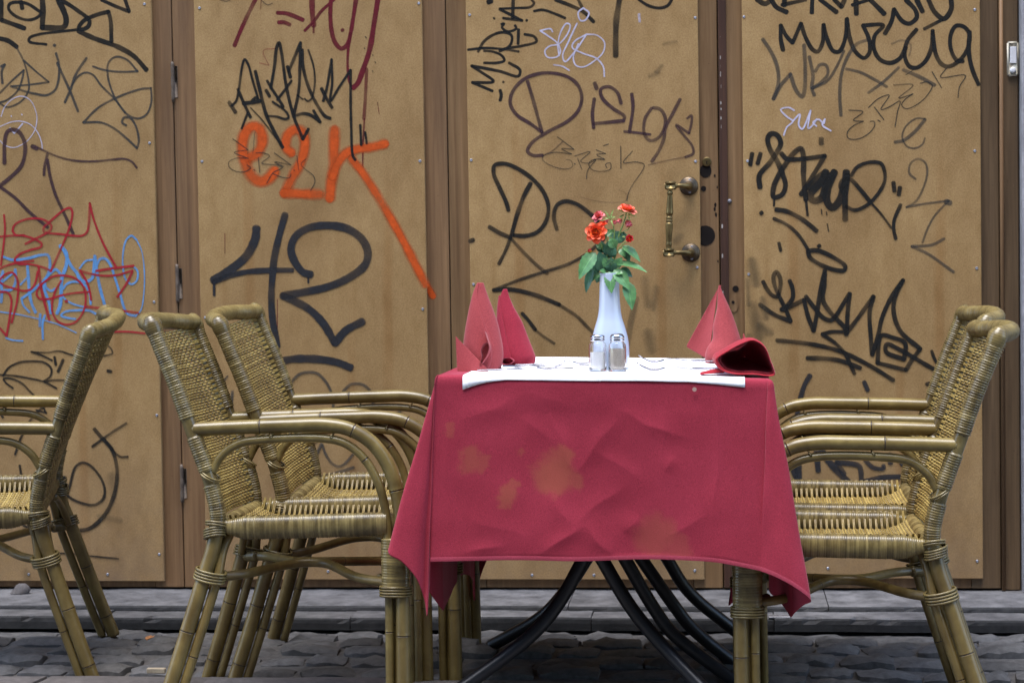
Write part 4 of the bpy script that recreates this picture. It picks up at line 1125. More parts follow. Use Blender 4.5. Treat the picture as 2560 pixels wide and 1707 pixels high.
    for k in range(rows):
        q = (k + .5) / rows
        i = int(q * (len(pc) - 1))
        wob = .0014 * np.array([nz(v * 14, k * .35, 1) for v in yy])
        wob = wob + (1 - inner) * (.0014 if k % 2 == 0 else -.0014)          # strands run in pairs towards the posts
        wv = .0040 * np.sin(2 * math.pi * yy / .024 + math.pi * k) * inner
        off = np.array([bow(v, q) for v in yy]) + wv + .004
        pts = pc[i][None, :] + nrm[i][None, :] * off[:, None] + tang[i][None, :] * wob[:, None]
        pts[:, 1] = yy
        tube(m, pts, .0023 + .0002 * inner, 5, caps=False, tone=random.random())
    for j in range(-8, 9):
        y = j * .024 + .006
        if abs(y) > SW - .03:
            continue
        pts = []
        for i in np.linspace(0, len(pc) - 1, 26).astype(int):
            q = i / (len(pc) - 1)
            p = pc[i] + nrm[i] * (bow(y, q) + .003); p[1] = y
            pts.append(p)
        tube(m, pts, .0028, 5, caps=False, tone=.2)
    tag(obj('back_weave', m, M['weave'], t, **K), kind='stuff')
    # woven seat
    m = MB()
    xs_ = np.arange(-.150, .200, .0064)
    yy = np.linspace(-SW, SW, 104)
    inner = np.clip((SW - .038 - np.abs(yy)) / .012, 0, 1)
    def seat_z(x, y):
        a = max(0.0, (abs(y) - (SW - .040)) / .040)
        z = .4005 + .0365 * a ** 1.25 - .006 * (1 - (y / SW) ** 2)
        if x < -.09:
            z += .020 * ((-.09 - x) / .06) ** 2 * (1 - a)
        return z
    for k, x in enumerate(xs_):
        wv = .0026 * np.sin(2 * math.pi * yy / .022 + math.pi * k) * inner
        pair = (.0018 if k % 2 == 0 else -.0018)
        pts = np.array([(x + .0008 * nz(v * 11, k * .4, 7) + pair * (1 - e), v, seat_z(x, v) + w_) for v, w_, e in zip(yy, wv, inner)])
        tn = random.random()
        tube(m, pts, .0017 + .0010 * inner, 5, caps=False, tone=tn * (.6 + .4 * inner))
    for j in range(-8, 9):
        y = j * .022 + .0055
        if abs(y) > SW - .042:
            continue
        tube(m, [(x, y, seat_z(x, y)) for x in np.linspace(-.16, .205, 14)], .0028, 5, caps=False, tone=.2)
    tag(obj('seat_weave', m, M['weave'], t, **K), kind='stuff')
    # crossed stretchers tied in the middle
    for s in (-1, 1):
        m = MB()
        caned(m, catmull([(-.198, s * (SW - .004), .297), (-.13, s * .150, .300), (-.03, s * .014, .306), (.03, s * .014, .306), (.13, s * .140, .290), (.222, s * (SW - .004), .284)], 8), .0108, (.62,), 10, seed=s)
        obj('stretcher', m, M['leg'], t, **K)
        m = MB()
        wrapped(m, [(.215, s * (SW - .018), .284), (.178, s * (SW - .052), .287)], .0120, .0044, .0012, 10, seed=3)
        wrapped(m, [(-.192, s * (SW - .012), .297), (-.165, s * (SW - .030), .299)], .0120, .0044, .0012, 10, seed=4)
        obj('binding', m, M['wrap'], t, **K)['kind'] = 'stuff'
    m = MB()
    ringbind(m, (0, 0, .306), (1, 0, 0), .0150, .0265, .0030, 6, .0060, .1, 2)
    obj('binding', m, M['wrap'], t, **K)['kind'] = 'stuff'
    return t

chair = build_chair()
# x, y, z, turn, tilt: each on its own bit of street
CHAIRS = [(-.950, 4.525, .008, 1.5, -1.2, 'rattan armchair facing right, nearest the camera on the left of the table'),
          (-.888, 4.955, .010, 0.5, 3.2, 'rattan armchair facing right behind the nearest left chair, pushed in under the table'),
          (.272, 4.560, -.036, 180.0, 0.0, 'rattan armchair on the right, nearest the camera, its back cut by the right edge'),
          (.296, 4.985, -.016, 180.5, -1.6, 'rattan armchair on the right standing behind another, its whole back in view'),
          (-1.895, 4.930, .004, 192.0, -5.5, 'rattan armchair at the left edge turned away from the table, seen from behind')]
for i, (x, y, z, a, tilt, label) in enumerate(CHAIRS):
    o = chair if i == 0 else copy_tree(chair)
    o.location = (x, y, z)
    o.rotation_euler = (R(tilt), 0, R(a))
    tag(o, label, 'armchair', 'rattan armchairs around the table')

# ------------------------------------------------------------------ table
XL, XR, YF, YB = -.617, .101, 4.325, 5.12
def zt(x):
    return .754 - .022 * (x - XL)
tab = empty('bistro_table', ((XL + XR) / 2, (YF + YB) / 2, 0))
tag(tab, 'rectangular dining table with bent black steel legs under the red cloth', 'table')
m = MB()
m.add([(x, y, zt(x) - dz) for dz in (.003, .028) for x, y in ((XL + .004, YF + .004), (XR - .004, YF + .004), (XR - .004, YB - .004), (XL + .004, YB - .004))],
      [(0, 1, 2, 3), (7, 6, 5, 4), (0, 4, 5, 1), (1, 5, 6, 2), (2, 6, 7, 3), (3, 7, 4, 0)])
obj('table_top', m, M['table'], tab, False)
LEGS = [[(-0.1080, 4.5824, 0.7000), (-0.3105, 4.5200, 0.3388), (-0.3755, 4.5000, 0.2230), (-0.4413, 4.4700, 0.1507), (-0.5816, 4.4200, 0.0538), (-.65, 4.396, .012)],
        [(-0.0495, 5.0000, 0.7000), (-0.3334, 5.0000, 0.2670), (-0.3933, 5.0000, 0.1757), (-0.4652, 5.0200, 0.0956), (-0.6000, 5.0500, 0.0181)],
        [(-0.4916, 4.5298, 0.7000), (-0.2847, 4.5000, 0.3418), (-0.2152, 4.4900, 0.2216), (-0.1488, 4.4700, 0.1438), (-0.0554, 4.4200, 0.0556), (.01, 4.385, .002)],
        [(-0.4617, 4.7200, 0.7000), (-0.2435, 4.7200, 0.3089), (-0.1722, 4.7200, 0.1811), (-0.1208, 4.7100, 0.1106), (0.0329, 4.6800, 0.0017)],
        [(-0.4951, 4.8800, 0.7000), (-0.2135, 4.8800, 0.2850), (-0.1300, 4.8800, 0.1618), (-0.0811, 4.8900, 0.0940), (0.0342, 4.9150, -0.0050)],
        [(-0.4119, 5.0079, 0.7000), (-0.1541, 5.0500, 0.2595), (-0.0930, 5.0600, 0.1549), (0.0172, 5.1000, 0.0569), (.06, 5.11, .022)]]
for L_ in LEGS:
    m = MB()
    L_ = [np.array(p) for p in L_]
    pts = [L_[0]]
    for a_, b_ in zip(L_[:-1], L_[1:]):           # straight runs with short bends between them
        pts += [a_ + (b_ - a_) * .22, a_ + (b_ - a_) * .78]
    pts.append(L_[-1])
    tube(m, catmull(pts, 5), .0160, 14)
    obj('leg', m, M['black'], tab)
m = MB(); cbox(m, -.54, -.02, 4.50, 5.05, .698, .722, .004); obj('leg_plate', m, M['black'], tab, False)

# ------------------------------------------------------------------ tablecloth
CREASE = [(-0.577,0.660,-0.410,0.716,.0030,.012),(-0.410,0.716,-0.332,0.693,.0030,.012),(-0.376,0.668,-0.317,0.541,.0042,.011),(-0.317,0.541,-0.225,0.667,.0042,.011),(-0.225,0.675,-0.075,0.618,.0045,.012),
          (-0.398,0.367,-0.306,0.431,.0065,.011),(-0.306,0.431,-0.237,0.367,.0065,.011),(-0.379,0.498,-0.328,0.433,.0035,.010),(-0.328,0.433,-0.214,0.515,.0040,.011),(-0.564,0.372,-0.476,0.389,.0050,.010),
          (-0.215,0.415,-0.180,0.450,.0045,.010),(-0.123,0.545,-0.101,0.579,.0032,.008),(-0.005,0.734,-0.022,0.363,.0026,.006),(-0.560,0.739,-0.564,0.372,.0014,.006),(-0.129,0.735,-0.128,0.363,.0014,.006),
          (-.12,.41,-.03,.45,.004,.014),(-.44,.41,-.56,.45,.003,.016),(-.35,.60,-.44,.66,.0030,.012),(-.60,.70,-.60,.40,.0025,.012),(-.28,.60,-.18,.53,.0028,.010)]
def crease(x, z):
    o = 0
    x, z = x + .011 * nz(x * 13, z * 13, 21), z + .011 * nz(x * 13, z * 13, 37)
    for (x0, z0, x1, z1, a, w) in CREASE:
        dx, dz = x1 - x0, z1 - z0
        t = ((x - x0) * dx + (z - z0) * dz) / (dx * dx + dz * dz)
        tt = min(1, max(0, t))
        d = math.hypot(x - x0 - tt * dx, z - z0 - tt * dz)
        fade = math.sin(math.pi * min(1, max(0, .04 + .92 * tt)))
        o += a * (.12 + .88 * fade) * (.30 * math.exp(-(d / (w * .75))) + .42 * math.exp(-(d / (w * 2.0)) ** 2)) 
    return o
hem_front = [(-.617, -0.6387, 4.3000, 0.3516), (-.535, -0.5469, 4.2980, 0.3537), (-.440, -0.4416, 4.2970, 0.3556), (-.316, -0.3110, 4.2960, 0.3532), (-.190, -0.1813, 4.2970, 0.3565), (-.098, -0.0867, 4.2960, 0.3550), (-.012, -0.0096, 4.2940, 0.3501), (.101, 0.0745, 4.2890, 0.334)]
fanFR = [(0.1092, 4.2750, 0.3223), (0.1473, 4.2700, 0.3018), (0.1826, 4.2900, 0.2700), (0.1700, 4.3300, 0.2530), (0.1520, 4.3900, 0.2240), (0.1450, 4.4000, 0.2140), (0.1385, 4.4120, 0.2220), (0.1180, 4.4550, 0.2440), (0.1005, 4.4800, 0.2566), (0.107, 4.5400, 0.300)]
right = [(.118, 4.62, .325), (.122, 4.74, .34), (.116, 4.90, .33), (.120, 5.04, .32)]
fanBR = [(.11, 5.135, .28), (.07, 5.15, .19), (.01, 5.14, .108), (.045, 5.16, .20), (.06, 5.155, .27)]
back = [(-.02, 5.15, .31), (-.20, 5.150, .33), (-.38, 5.152, .33), (-.54, 5.15, .31)]
fanBL = [(-.60, 5.155, .25), (-.640, 5.16, .17), (-.6505, 5.14, .1203), (-.648, 5.09, .16), (-.640, 5.04, .19)]
left = [(-.636, 4.95, .215), (-.640, 4.80, .24), (-.640, 4.62, .225), (-.636, 4.46, .215)]
fanFL = [(-.650, 4.39, .26), (-.700, 4.325, .355), (-0.7330, 4.3000, 0.3762), (-.728, 4.285, .368), (-0.6981, 4.2820, 0.3533), (-0.6682, 4.2850, 0.3174), (-.655, 4.298, .27), (-0.6481, 4.2900, 0.2329), (-.6445, 4.3005, .285)]
cols = []          # (rim point, hem point, is_front)
hf = np.array(hem_front)
hc = catmull([(a[1], a[2], a[3]) for a in hf], 42)
rx = np.interp(np.linspace(0, len(hf) - 1, len(hc)), range(len(hf)), hf[:, 0])
for x, h in zip(rx, hc):
    cols.append(((x, YF), h, 1.0))
def add_chain(points, rims, n):
    h = catmull(points, n)
    rr = np.array(rims)
    idx = np.linspace(0, len(rr) - 1, len(h))
    for k in range(1, len(h)):
        cols.append(((np.interp(idx[k], range(len(rr)), rr[:, 0]), np.interp(idx[k], range(len(rr)), rr[:, 1])), h[k], 0.0))
add_chain([tuple(hc[-1])] + fanFR, [(XR, YF)] * (len(fanFR) + 1), 10)
add_chain([fanFR[-1]] + right, [(XR, YF), (XR, 4.5), (XR, 4.7), (XR, 4.9), (XR, YB)], 10)
add_chain([right[-1]] + fanBR, [(XR, YB)] * 6, 8)
add_chain([fanBR[-1]] + back, [(XR, YB), (-.1, YB), (-.3, YB), (-.45, YB), (XL, YB)], 10)
add_chain([back[-1]] + fanBL, [(XL, YB)] * 6, 8)
add_chain([fanBL[-1]] + left, [(XL, YB), (XL, 4.9), (XL, 4.75), (XL, 4.55), (XL, YF)], 10)
add_chain([left[-1]] + fanFL, [(XL, YF)] * 10, 10)
NR = 128
tl = np.concatenate([np.linspace(0, .06, 9)[:-1], np.linspace(.06, 1, NR - 8)])
G = np.zeros((len(tl), len(cols), 3))
T0 = np.zeros((len(tl), len(cols)))
for j, ((ox, oy), h, fr) in enumerate(cols):
    top = np.array([ox, oy, zt(ox) + .003])
    h = np.asarray(h, float)
    dxy = h[:2] - top[:2]
    ln = max(np.linalg.norm(dxy), 1e-6)
    dirv = dxy / ln
    r0 = .010
    for i, t in enumerate(tl):
        if t < .06:
            q = t / .06
            a = q * math.pi / 2
            horiz = r0 * math.sin(a)
            drop = r0 * (1 - math.cos(a)) + .012 * q * q
        else:
            q = (t - .06) / .94
            horiz = r0 + (ln - r0) * q ** (1.15 if fr else 1.0)
            z0 = top[2] - r0 - .012
            drop = top[2] - (z0 + (h[2] - z0) * q)
        p = np.array([top[0] + dirv[0] * horiz, top[1] + dirv[1] * horiz, top[2] - drop])
        if fr:
            # the column leans to its hem point sideways as well
            p[0] = top[0] + (h[0] - top[0]) * max(0, (t - .06) / .94)
            p[1] = top[1] + (h[1] - top[1]) * ((horiz / ln))
            k = min(1, max(0, (t - .04) / .15))
            edge = min(1, max(0, (p[0] + .640) / .03)) * min(1, max(0, (1 - j / len(hc)) / .10))
            wv = crease(p[0], p[2]) + .0070 * nz(p[0] * 5.5, p[2] * 4, 3) + .0015 * nz(p[0] * 15, p[2] * 13, 8)
            wv = (wv + .010 * t * math.sin((p[0] + .1) * 13) * .35) * edge
            p[1] -= k * wv * (1 if t < .97 else .8)
        else:
            k = min(1, max(0, (t - .06) / .2))
            p[:2] += k * dirv * .005 * nz(ox * 3 + h[0] * 14, h[1] * 14, t * 3.5)
        G[i, j] = p
m = MB()
grid(m, G, .5, wrap=False, flip=True)
# close the ring between the last fan column and the first front column
n_c = len(cols)
for i in range(len(tl) - 1):
    m.f.append((i * n_c + n_c - 1, (i + 1) * n_c + n_c - 1, (i + 1) * n_c, i * n_c))
P = np.array([[(x, y, zt(x) + .003 + .0006 * nz(x * 12, y * 12, 1)) for x in np.linspace(XL, XR, 26)] for y in np.linspace(YF, YB, 26)])
grid(m, P)
cloth = obj('tablecloth', m, M['red'], None, True, True, (XL, YF, .757))
tag(cloth, 'crumpled red tablecloth with brown stains draped over the table', 'tablecloth')
sm = cloth.modifiers.new('thickness', 'SOLIDIFY'); sm.thickness = .0012; sm.offset = -1
# stitched hem strip and a wax spot
m = MB()
hp = G[-1, :len(hc) + 34].copy()
hp2 = G[-4, :len(hc) + 34].copy()
hp[:, 1] -= .0011; hp2[:, 1] -= .0014
grid(m, np.array([hp2, (hp + hp2) / 2 - np.array([0, .0008, 0]), hp]))
M['hem'] = make_cloth('red hem', (.36, .055, .082))
o = obj('hem', m, M['hem'], cloth)
a = np.arange(14) * 2 * math.pi / 14
m = MB(); m.add([(-.060 + .0048 * math.cos(q), 4.3055, .7225 + .0048 * math.sin(q)) for q in a], [tuple(range(14))])
o = obj('wax_spot', m, M['wax'], cloth, False)
WAX = o

# ------------------------------------------------------------------ things on the table
def placemat(x0, x1, y0, y1, lift, hang, label, curl=0.0, rot=0.0):
    m = MB()
    nx, ny = 24, 60
    P = []
    cx, cy = (x0 + x1) / 2, (y0 + y1) / 2
    for j in range(ny):
        row = []
        for i in range(nx):
            u, v = i / (nx - 1), j / (ny - 1)
            x = x0 + (x1 - x0) * u
            hg = (hang + (.013 * max(0, 1 - u * 3.2) if curl else .010 * max(0, (u - .62) / .38))) if hang else 0
            yy0 = (y0 - hg) + (y1 - y0 + hg) * v
            wav = .0016 * max(0, nz(x * 9, yy0 * 9, lift * 999)) + .003 * max(0, nz(x * 3.5, yy0 * 2, 4)) * (0 if v < .1 else 1)
            z = zt(x) + .0042 + lift + wav
            y = yy0
            if hang and yy0 < YF + .001:
                s = YF + .001 - yy0
                Rr = .0125
                a = min(s / Rr, math.pi / 2 * .93)
                y = YF + .001 - Rr * math.sin(a)
                z -= Rr * (1 - math.cos(a))
                rest = s - Rr * math.pi / 2 * .93
                if rest > 0:
                    z -= rest * (1 + curl * max(0, 1 - u * 5) * .9)
                    y -= rest * (.10 - .05 * math.sin(u * 9))
            row.append((x, y, z))
        P.append(row)
    grid(m, P)
    o = obj('placemat', m, M['paper'], None, True, True, (cx, cy, zt(cx) + .004))
    s_ = o.modifiers.new('thickness', 'SOLIDIFY'); s_.thickness = .0003
    return tag(o, label, 'placemat', 'white paper placemats')
placemat(-.563, -.262, YF, 4.705, 0, .0150, 'white paper placemat hanging over the front table edge, in front of the upright napkin', 1.0)
placemat(-.268, .048, YF, 4.700, .0012, .0155, 'white paper placemat hanging over the front table edge, beside the collapsed napkin')
placemat(-.555, -.262, 4.715, 5.10, 0, 0, 'white paper placemat at the back left of the table behind the shakers')
placemat(-.266, .040, 4.710, 5.10, .0008, 0, 'white paper placemat at the back right of the table, under the upright right napkin')

def flatware(kind, x, y, ang, label):
    zb = zt(x) + .0068
    o = empty(kind, (x, y, zb), R(ang))
    tag(o, label, kind, 'cutlery on the placemats')
    K = dict(world=False)
    if kind == 'fork':
        m = MB()
        L = [(-.095, .0030, .0065, .0012), (-.085, .0032, .0075, .0013), (-.03, .0045, .0042, .0013), (.015, .0105, .0030, .0014), (.035, .0100, .0050, .0012), (.042, .0078, .0090, .0010)]
        P = []
        for (px, pz, w, th) in L:
            P.append([(px, -w, pz), (px, 0, pz + th), (px, w, pz), (px, 0, pz - th)])
        grid(m, P, wrap=True)
        obj('handle', m, M['cutlery'], o, **K)
        for q in (-.0072, -.0024, .0024, .0072):
            m = MB()
            tube(m, [(.040, q, .0080), (.058, q, .0034), (.072, q * .95, .0040), (.092, q * .9, .0130), (.102, q * .88, .0200)], [.0016, .0016, .0015, .0013, .0008], 6)
            obj('tine', m, M['cutlery'], o, **K)
    else:
        m = MB()
        tube(m, [(-.11, 0, .0022), (-.05, 0, .0026), (-.012, 0, .0024)], [.0046, .0042, .0032], 8, up=(0, 1, 0), asp=.5)
        obj('handle', m, M['cutlery'], o, **K)
        m = MB()
        P = []
        for px, w in ((-.014, .004), (0, .008), (.05, .0095), (.085, .0085), (.105, .003)):
            P.append([(px, -w, .0016), (px, w * .9, .0022)])
        grid(m, P)
        b_ = obj('blade', m, M['cutlery'], o, **K)
        s_ = b_.modifiers.new('t', 'SOLIDIFY'); s_.thickness = .0012
flatware('fork', -.452, 4.455, 2, 'fork lying in front of the nearest left napkin')
flatware('knife', -.440, 4.505, -2, 'knife lying just behind the fork at the nearest left napkin')
flatware('fork', -.390, 4.690, 5, 'fork lying to the right of the crimson left napkin')
flatware('knife', -.400, 4.640, 3, 'knife lying between the two left place settings')
flatware('fork', -.100, 4.860, 184, 'fork lying left of the upright right napkin')
flatware('knife', -.090, 4.930, 181, 'knife lying at the back beside the upright right napkin')
flatware('fork', -.090, 4.520, 178, 'fork lying left of the collapsed dark red napkin')
flatware('knife', -.080, 4.600, 182, 'knife lying just behind the fork at the collapsed napkin')

def sheet_cone(base, apex, apex_r, height, nt_=22, sub=8, lean=(0, 0), hemfun=None, bulge=0.0):
    """cloth rolled to a cone: base = plan curve (x right, y away), narrowing to the tip"""
    c = catmull([(x, y, 0) for x, y in base], sub)
    n = len(c)
    P = []
    for i in range(nt_):
        t = i / (nt_ - 1)
        row = []
        for j, p in enumerate(c):
            u = j / (n - 1)
            z0 = hemfun(u) if hemfun else 0
            a = 2 * math.pi * u
            tip = np.array([apex[0] + apex_r * p[0] / .05, apex[1] + apex_r * p[1] / .05])
            k = t ** (1 + bulge)
            xy = p[:2] * (1 - k) + tip * k
            xy = xy + np.array(lean) * math.sin(math.pi * t)
            xy = xy + .0022 * (1 - t) * np.array([nz(p[0] * 40, p[1] * 40, t * 4), nz(p[0] * 40 + 9, p[1] * 40, t * 4)])
            row.append((xy[0], xy[1], z0 + (height - z0) * t))
        P.append(row)
    return np.array(P)

def napkin(name_label, loc, mat, sheets, group='linen napkins'):
    m = MB()
    for P in sheets:
        grid(m, np.asarray(P) + np.array(loc))
    o = obj('napkin', m, mat, None, True, True, loc)
    s_ = o.modifiers.new('thickness', 'SOLIDIFY'); s_.thickness = .0011
    s2 = o.modifiers.new('smooth', 'SUBSURF'); s2.levels = 1; s2.render_levels = 1
    return tag(o, name_label, 'napkin', group)

def loop_sheet(pts, y0, y1, sub=6):
    """a turned-back edge of cloth: a narrow loop seen end on"""
    c = catmull([(x, 0, z) for x, z in pts], sub)
    return np.array([[(p[0] + .004 * t, y0 + (y1 - y0) * t, p[2] * (1 - .12 * t)) for p in c] for t in np.linspace(0, 1, 6)])

def tri_sheet(a, b, c, n=10, bulge=(0, 0, 0)):
    """cloth triangle a (tip), b, c"""
    a, b, c, bu = map(lambda v: np.asarray(v, float), (a, b, c, bulge))
    P = []
    for i in range(n):
        t = i / (n - 1)
        l, r = a + (b - a) * t, a + (c - a) * t
        P.append([l + (r - l) * s + bu * math.sin(math.pi * s) * t for s in np.linspace(0, 1, n)])
    return P

def layer(levels, a0, a1, grow=1.0, n=26, nr=22, roll=0.0, wob=.0015, seed=0):
    """cloth wrapped round an uneven oval: levels = (height, left, right, half depth), angles from a0 to a1 (degrees, 270 = towards the street);
    roll turns the free edge at a1 back on itself"""
    L = np.array(levels, float)
    hs = np.linspace(L[0, 0], L[-1, 0], nr)
    P = []
    for h in hs:
        xl, xr, dp = (np.interp(h, L[:, 0], L[:, k]) for k in (1, 2, 3))
        e = np.interp(h, L[:, 0], L[:, 4]) if L.shape[1] > 4 else None
        t = (h - L[0, 0]) / (L[-1, 0] - L[0, 0])
        xc, hw = (xl + xr) / 2, (xr - xl) / 2
        aa1 = a1
        if e is not None:                          # free edge at x = e on the street side
            aa1 = 360 - math.degrees(math.acos(max(-1, min(1, (e - xc) / max(hw, 1e-4)))))
        row = []
        for q in np.linspace(a0, aa1, n):
            q_ = math.radians(q)
            w = wob * nz(q * .02 + seed, h * 14, seed)
            row.append((xc + (hw * grow + w) * math.cos(q_), (dp * grow + w) * math.sin(q_), h))
        if roll:
            x_, y_, _ = row[-1]
            rr = roll * (1 - t) ** .7 + .0008
            for q in (40, 90, 140, 190):
                q_ = math.radians(q)
                row.append((x_ + rr * math.sin(q_) * .9, y_ + rr * (1 - math.cos(q_)), h))
        P.append(row)
    return np.array(P)

K1 = .000174
lv = lambda rows, x0, y0, k: [((y0 - Y) * k, (a_ - x0) * k, (b_ - x0) * k, d_) + (((e_ - x0) * k,) if e_ is not None else ()) for (Y, a_, b_, d_, e_) in rows]
zb = .0048
# near left: tall, wrapped in two layers, the front edge rolled and curling open at its foot
R1 = [(1290, 322, 815, .040, 640), (1150, 326, 852, .042, 690), (1000, 332, 850, .040, 694), (900, 338, 832, .037, 680), (720, 362, 796, .031, 622), (480, 412, 716, .022, 548), (300, 458, 650, .013, 512), (150, 520, 600, .006, 540)]
B1 = layer(lv([(Y, a_ + 14, b_, d_, None) for (Y, a_, b_, d_, e_) in R1], 560, 1290, K1), 150, 480, .97, 40, seed=1)
A1 = layer(lv(R1, 560, 1290, K1), 120, 0, 1.06, 26, roll=.0045, seed=2)
flap = tri_sheet(((250 - 560) * K1, -.038, .078), ((268 - 560) * K1, -.048, .0), ((700 - 560) * K1, -.056, .0), 12, (0, -.004, -.012))
loop1 = loop_sheet([((x - 560) * K1, (1290 - Y) * K1) for x, Y in ((640, 760), (668, 860), (690, 930), (696, 1000), (655, 1110), (565, 1222), (590, 1105), (580, 1020), (608, 950), (650, 912), (684, 922))], -.056, -.026)
napkin('tall salmon napkin folded to a cone with a curled opening, front left of the table', (-.545, 4.520, zt(-.545) + zb), M['napkin'], [B1, A1, flap, loop1])
# far left: crimson, two layers, slumped wrinkles on the right
R2 = [(1210, 850, 1290, .036, 1000), (1130, 840, 1312, .040, 996), (900, 810, 1222, .034, 940), (650, 795, 1128, .026, 890), (450, 806, 1022, .017, 858), (300, 826, 968, .010, 842), (215, 870, 946, .006, 892)]
B2 = layer(lv([(Y, a_ + 12, b_, d_, None) for (Y, a_, b_, d_, e_) in R2], 1050, 1210, .000182), 150, 490, .97, 40, wob=.0035, seed=5)
A2 = layer(lv([(max(Y, 290), a_, b_, d_, e_) for (Y, a_, b_, d_, e_) in R2[:-1]], 1050, 1210, .000182), 130, 0, 1.07, 22, roll=.0035, seed=6)
loop2 = loop_sheet([(-.036, .012), (-.026, .019), (-.012, .020), (-.003, .012), (-.010, .005), (-.026, .004), (-.036, .012)], -.056, -.028)
napkin('crimson napkin cone standing behind the tall salmon napkin on the left', (-.488, 4.745, zt(-.47) + zb), M['napkin2'], [B2, A2, loop2])
# right, standing: front layer with an S-shaped edge, a wing hanging out behind it
K3 = .000180
R3 = [(1190, 860, 1330, .040, None), (1080, 852, 1350, .043, None), (980, 880, 1345, .041, None), (870, 958, 1336, .036, None), (700, 952, 1278, .030, None), (560, 988, 1228, .023, None), (450, 1018, 1190, .018, None), (230, 1026, 1098, .008, None), (135, 1042, 1062, .004, None)]
S3 = layer(lv(R3, 1060, 1190, K3), 175, 420, 1.0, 40, wob=.003, seed=9)
S3b = layer(lv([(Y, a_ + 30, b_ - 6, d_ * .8, None) for (Y, a_, b_, d_, e_) in R3], 1060, 1190, K3), 20, 200, .96, 20, seed=10)
wing = tri_sheet(((1040 - 1060) * K3, .002, (1190 - 170) * K3), ((588 - 1060) * K3, .030, (1190 - 972) * K3), ((900 - 1060) * K3, -.006, (1190 - 1150) * K3), 12, (0, .012, 0))
tail = tri_sheet(((1375 - 1060) * K3, .004, (1190 - 790) * K3), ((1300 - 1060) * K3, .016, 0), ((1480 - 1060) * K3, -.012, .02), 8, (0, -.016, 0))
napkin('upright salmon napkin with a side wing, right side of the table', (-.004, 4.900, zt(-.02) + zb), M['napkin'], [S3, S3b, wing, tail])
# right, collapsed: a limp pouch with its mouth towards the street
mouth = [(-.070, .038), (-.045, .056), (-.012, .073), (.012, .079), (.034, .066), (.047, .036), (.056, .004), (.044, .001), (.012, .005), (-.028, .006), (-.058, .016)]
mc = catmull([(x, 0, z) for x, z in mouth], 6, closed=True)
P = []
for i, (dy, sc, sh, up_) in enumerate([(.005, .93, .002, .002), (-.004, .985, .0, .0), (-.007, 1.0, 0, 0), (-.003, 1.025, 0, 0), (.02, 1.06, .0, 0), (.06, 1.05, -.006, .002), (.11, .92, -.012, .004), (.15, .66, -.02, .002), (.165, .30, -.02, .0)]):
    cen = np.array([0, 0, .030])
    row = (mc - cen) * np.array([sc, 1, sc]) + cen + np.array([sh, dy, up_])
    row[:, 2] = np.maximum(row[:, 2], .0008 * (9 - i) * .1)
    row[:, 1] += .010 * np.array([nz(p[0] * 30, p[2] * 30, i * .6) for p in row])
    P.append(np.concatenate([row, row[:1]]))
inner_ = []
for (dy, sc, sh, up_) in [(.005, .93, .002, .002), (.03, .90, .002, .002), (.07, .86, .0, .003), (.11, .70, -.004, .004), (.135, .35, -.01, .002), (.14, .02, -.01, .002)]:
    cen = np.array([0.004, 0, .034])
    row = (mc - cen) * np.array([sc, 1, sc]) + cen + np.array([sh, dy, up_])
    row[:, 2] -= .010 * np.array([max(0, 1 - abs((p[0] + .02) / .02)) if p[2] > .04 else 0 for p in row]) * min(1, dy / .03)
    inner_.append(np.concatenate([row, row[:1]]))
tail_ = [[(-.105 + .055 * s, .004 + .05 * t, .002 + .020 * math.sin(math.pi * (.15 + .8 * t)) * (.35 + .65 * s)) for s in np.linspace(0, 1, 8)] for t in np.linspace(0, 1, 8)]
napkin('collapsed dark red napkin gaping open at the right front table corner', (.056, 4.372, zt(.056) + .0055), M['napkin3'], [P, inner_, tail_])

# vase
VX, VY = -.255, 4.576
VZ = zt(VX) + .0054
m = MB()
prof = [(.001, 0), (.036, 0), (.0385, .002), (.0400, .008), (.0428, .025), (.0437, .040), (.0432, .055), (.0418, .068), (.0385, .084), (.0340, .100), (.0290, .116), (.0258, .132), (.0242, .150), (.0232, .172), (.0226, .196), (.0223, .217), (.0221, .2205), (.0206, .2205), (.0203, .217), (.0205, .18)]
pr = catmull([(r_, 0, h) for r_, h in prof[1:]], 4)
lathe(m, [(.001, 0)] + [(p[0], p[2]) for p in pr], VX, VY, VZ, 56)
vase = tag(obj('vase', m, M['porcelain'], None, True, True, (VX, VY, VZ)), 'slim white porcelain vase holding the roses on the table', 'vase')

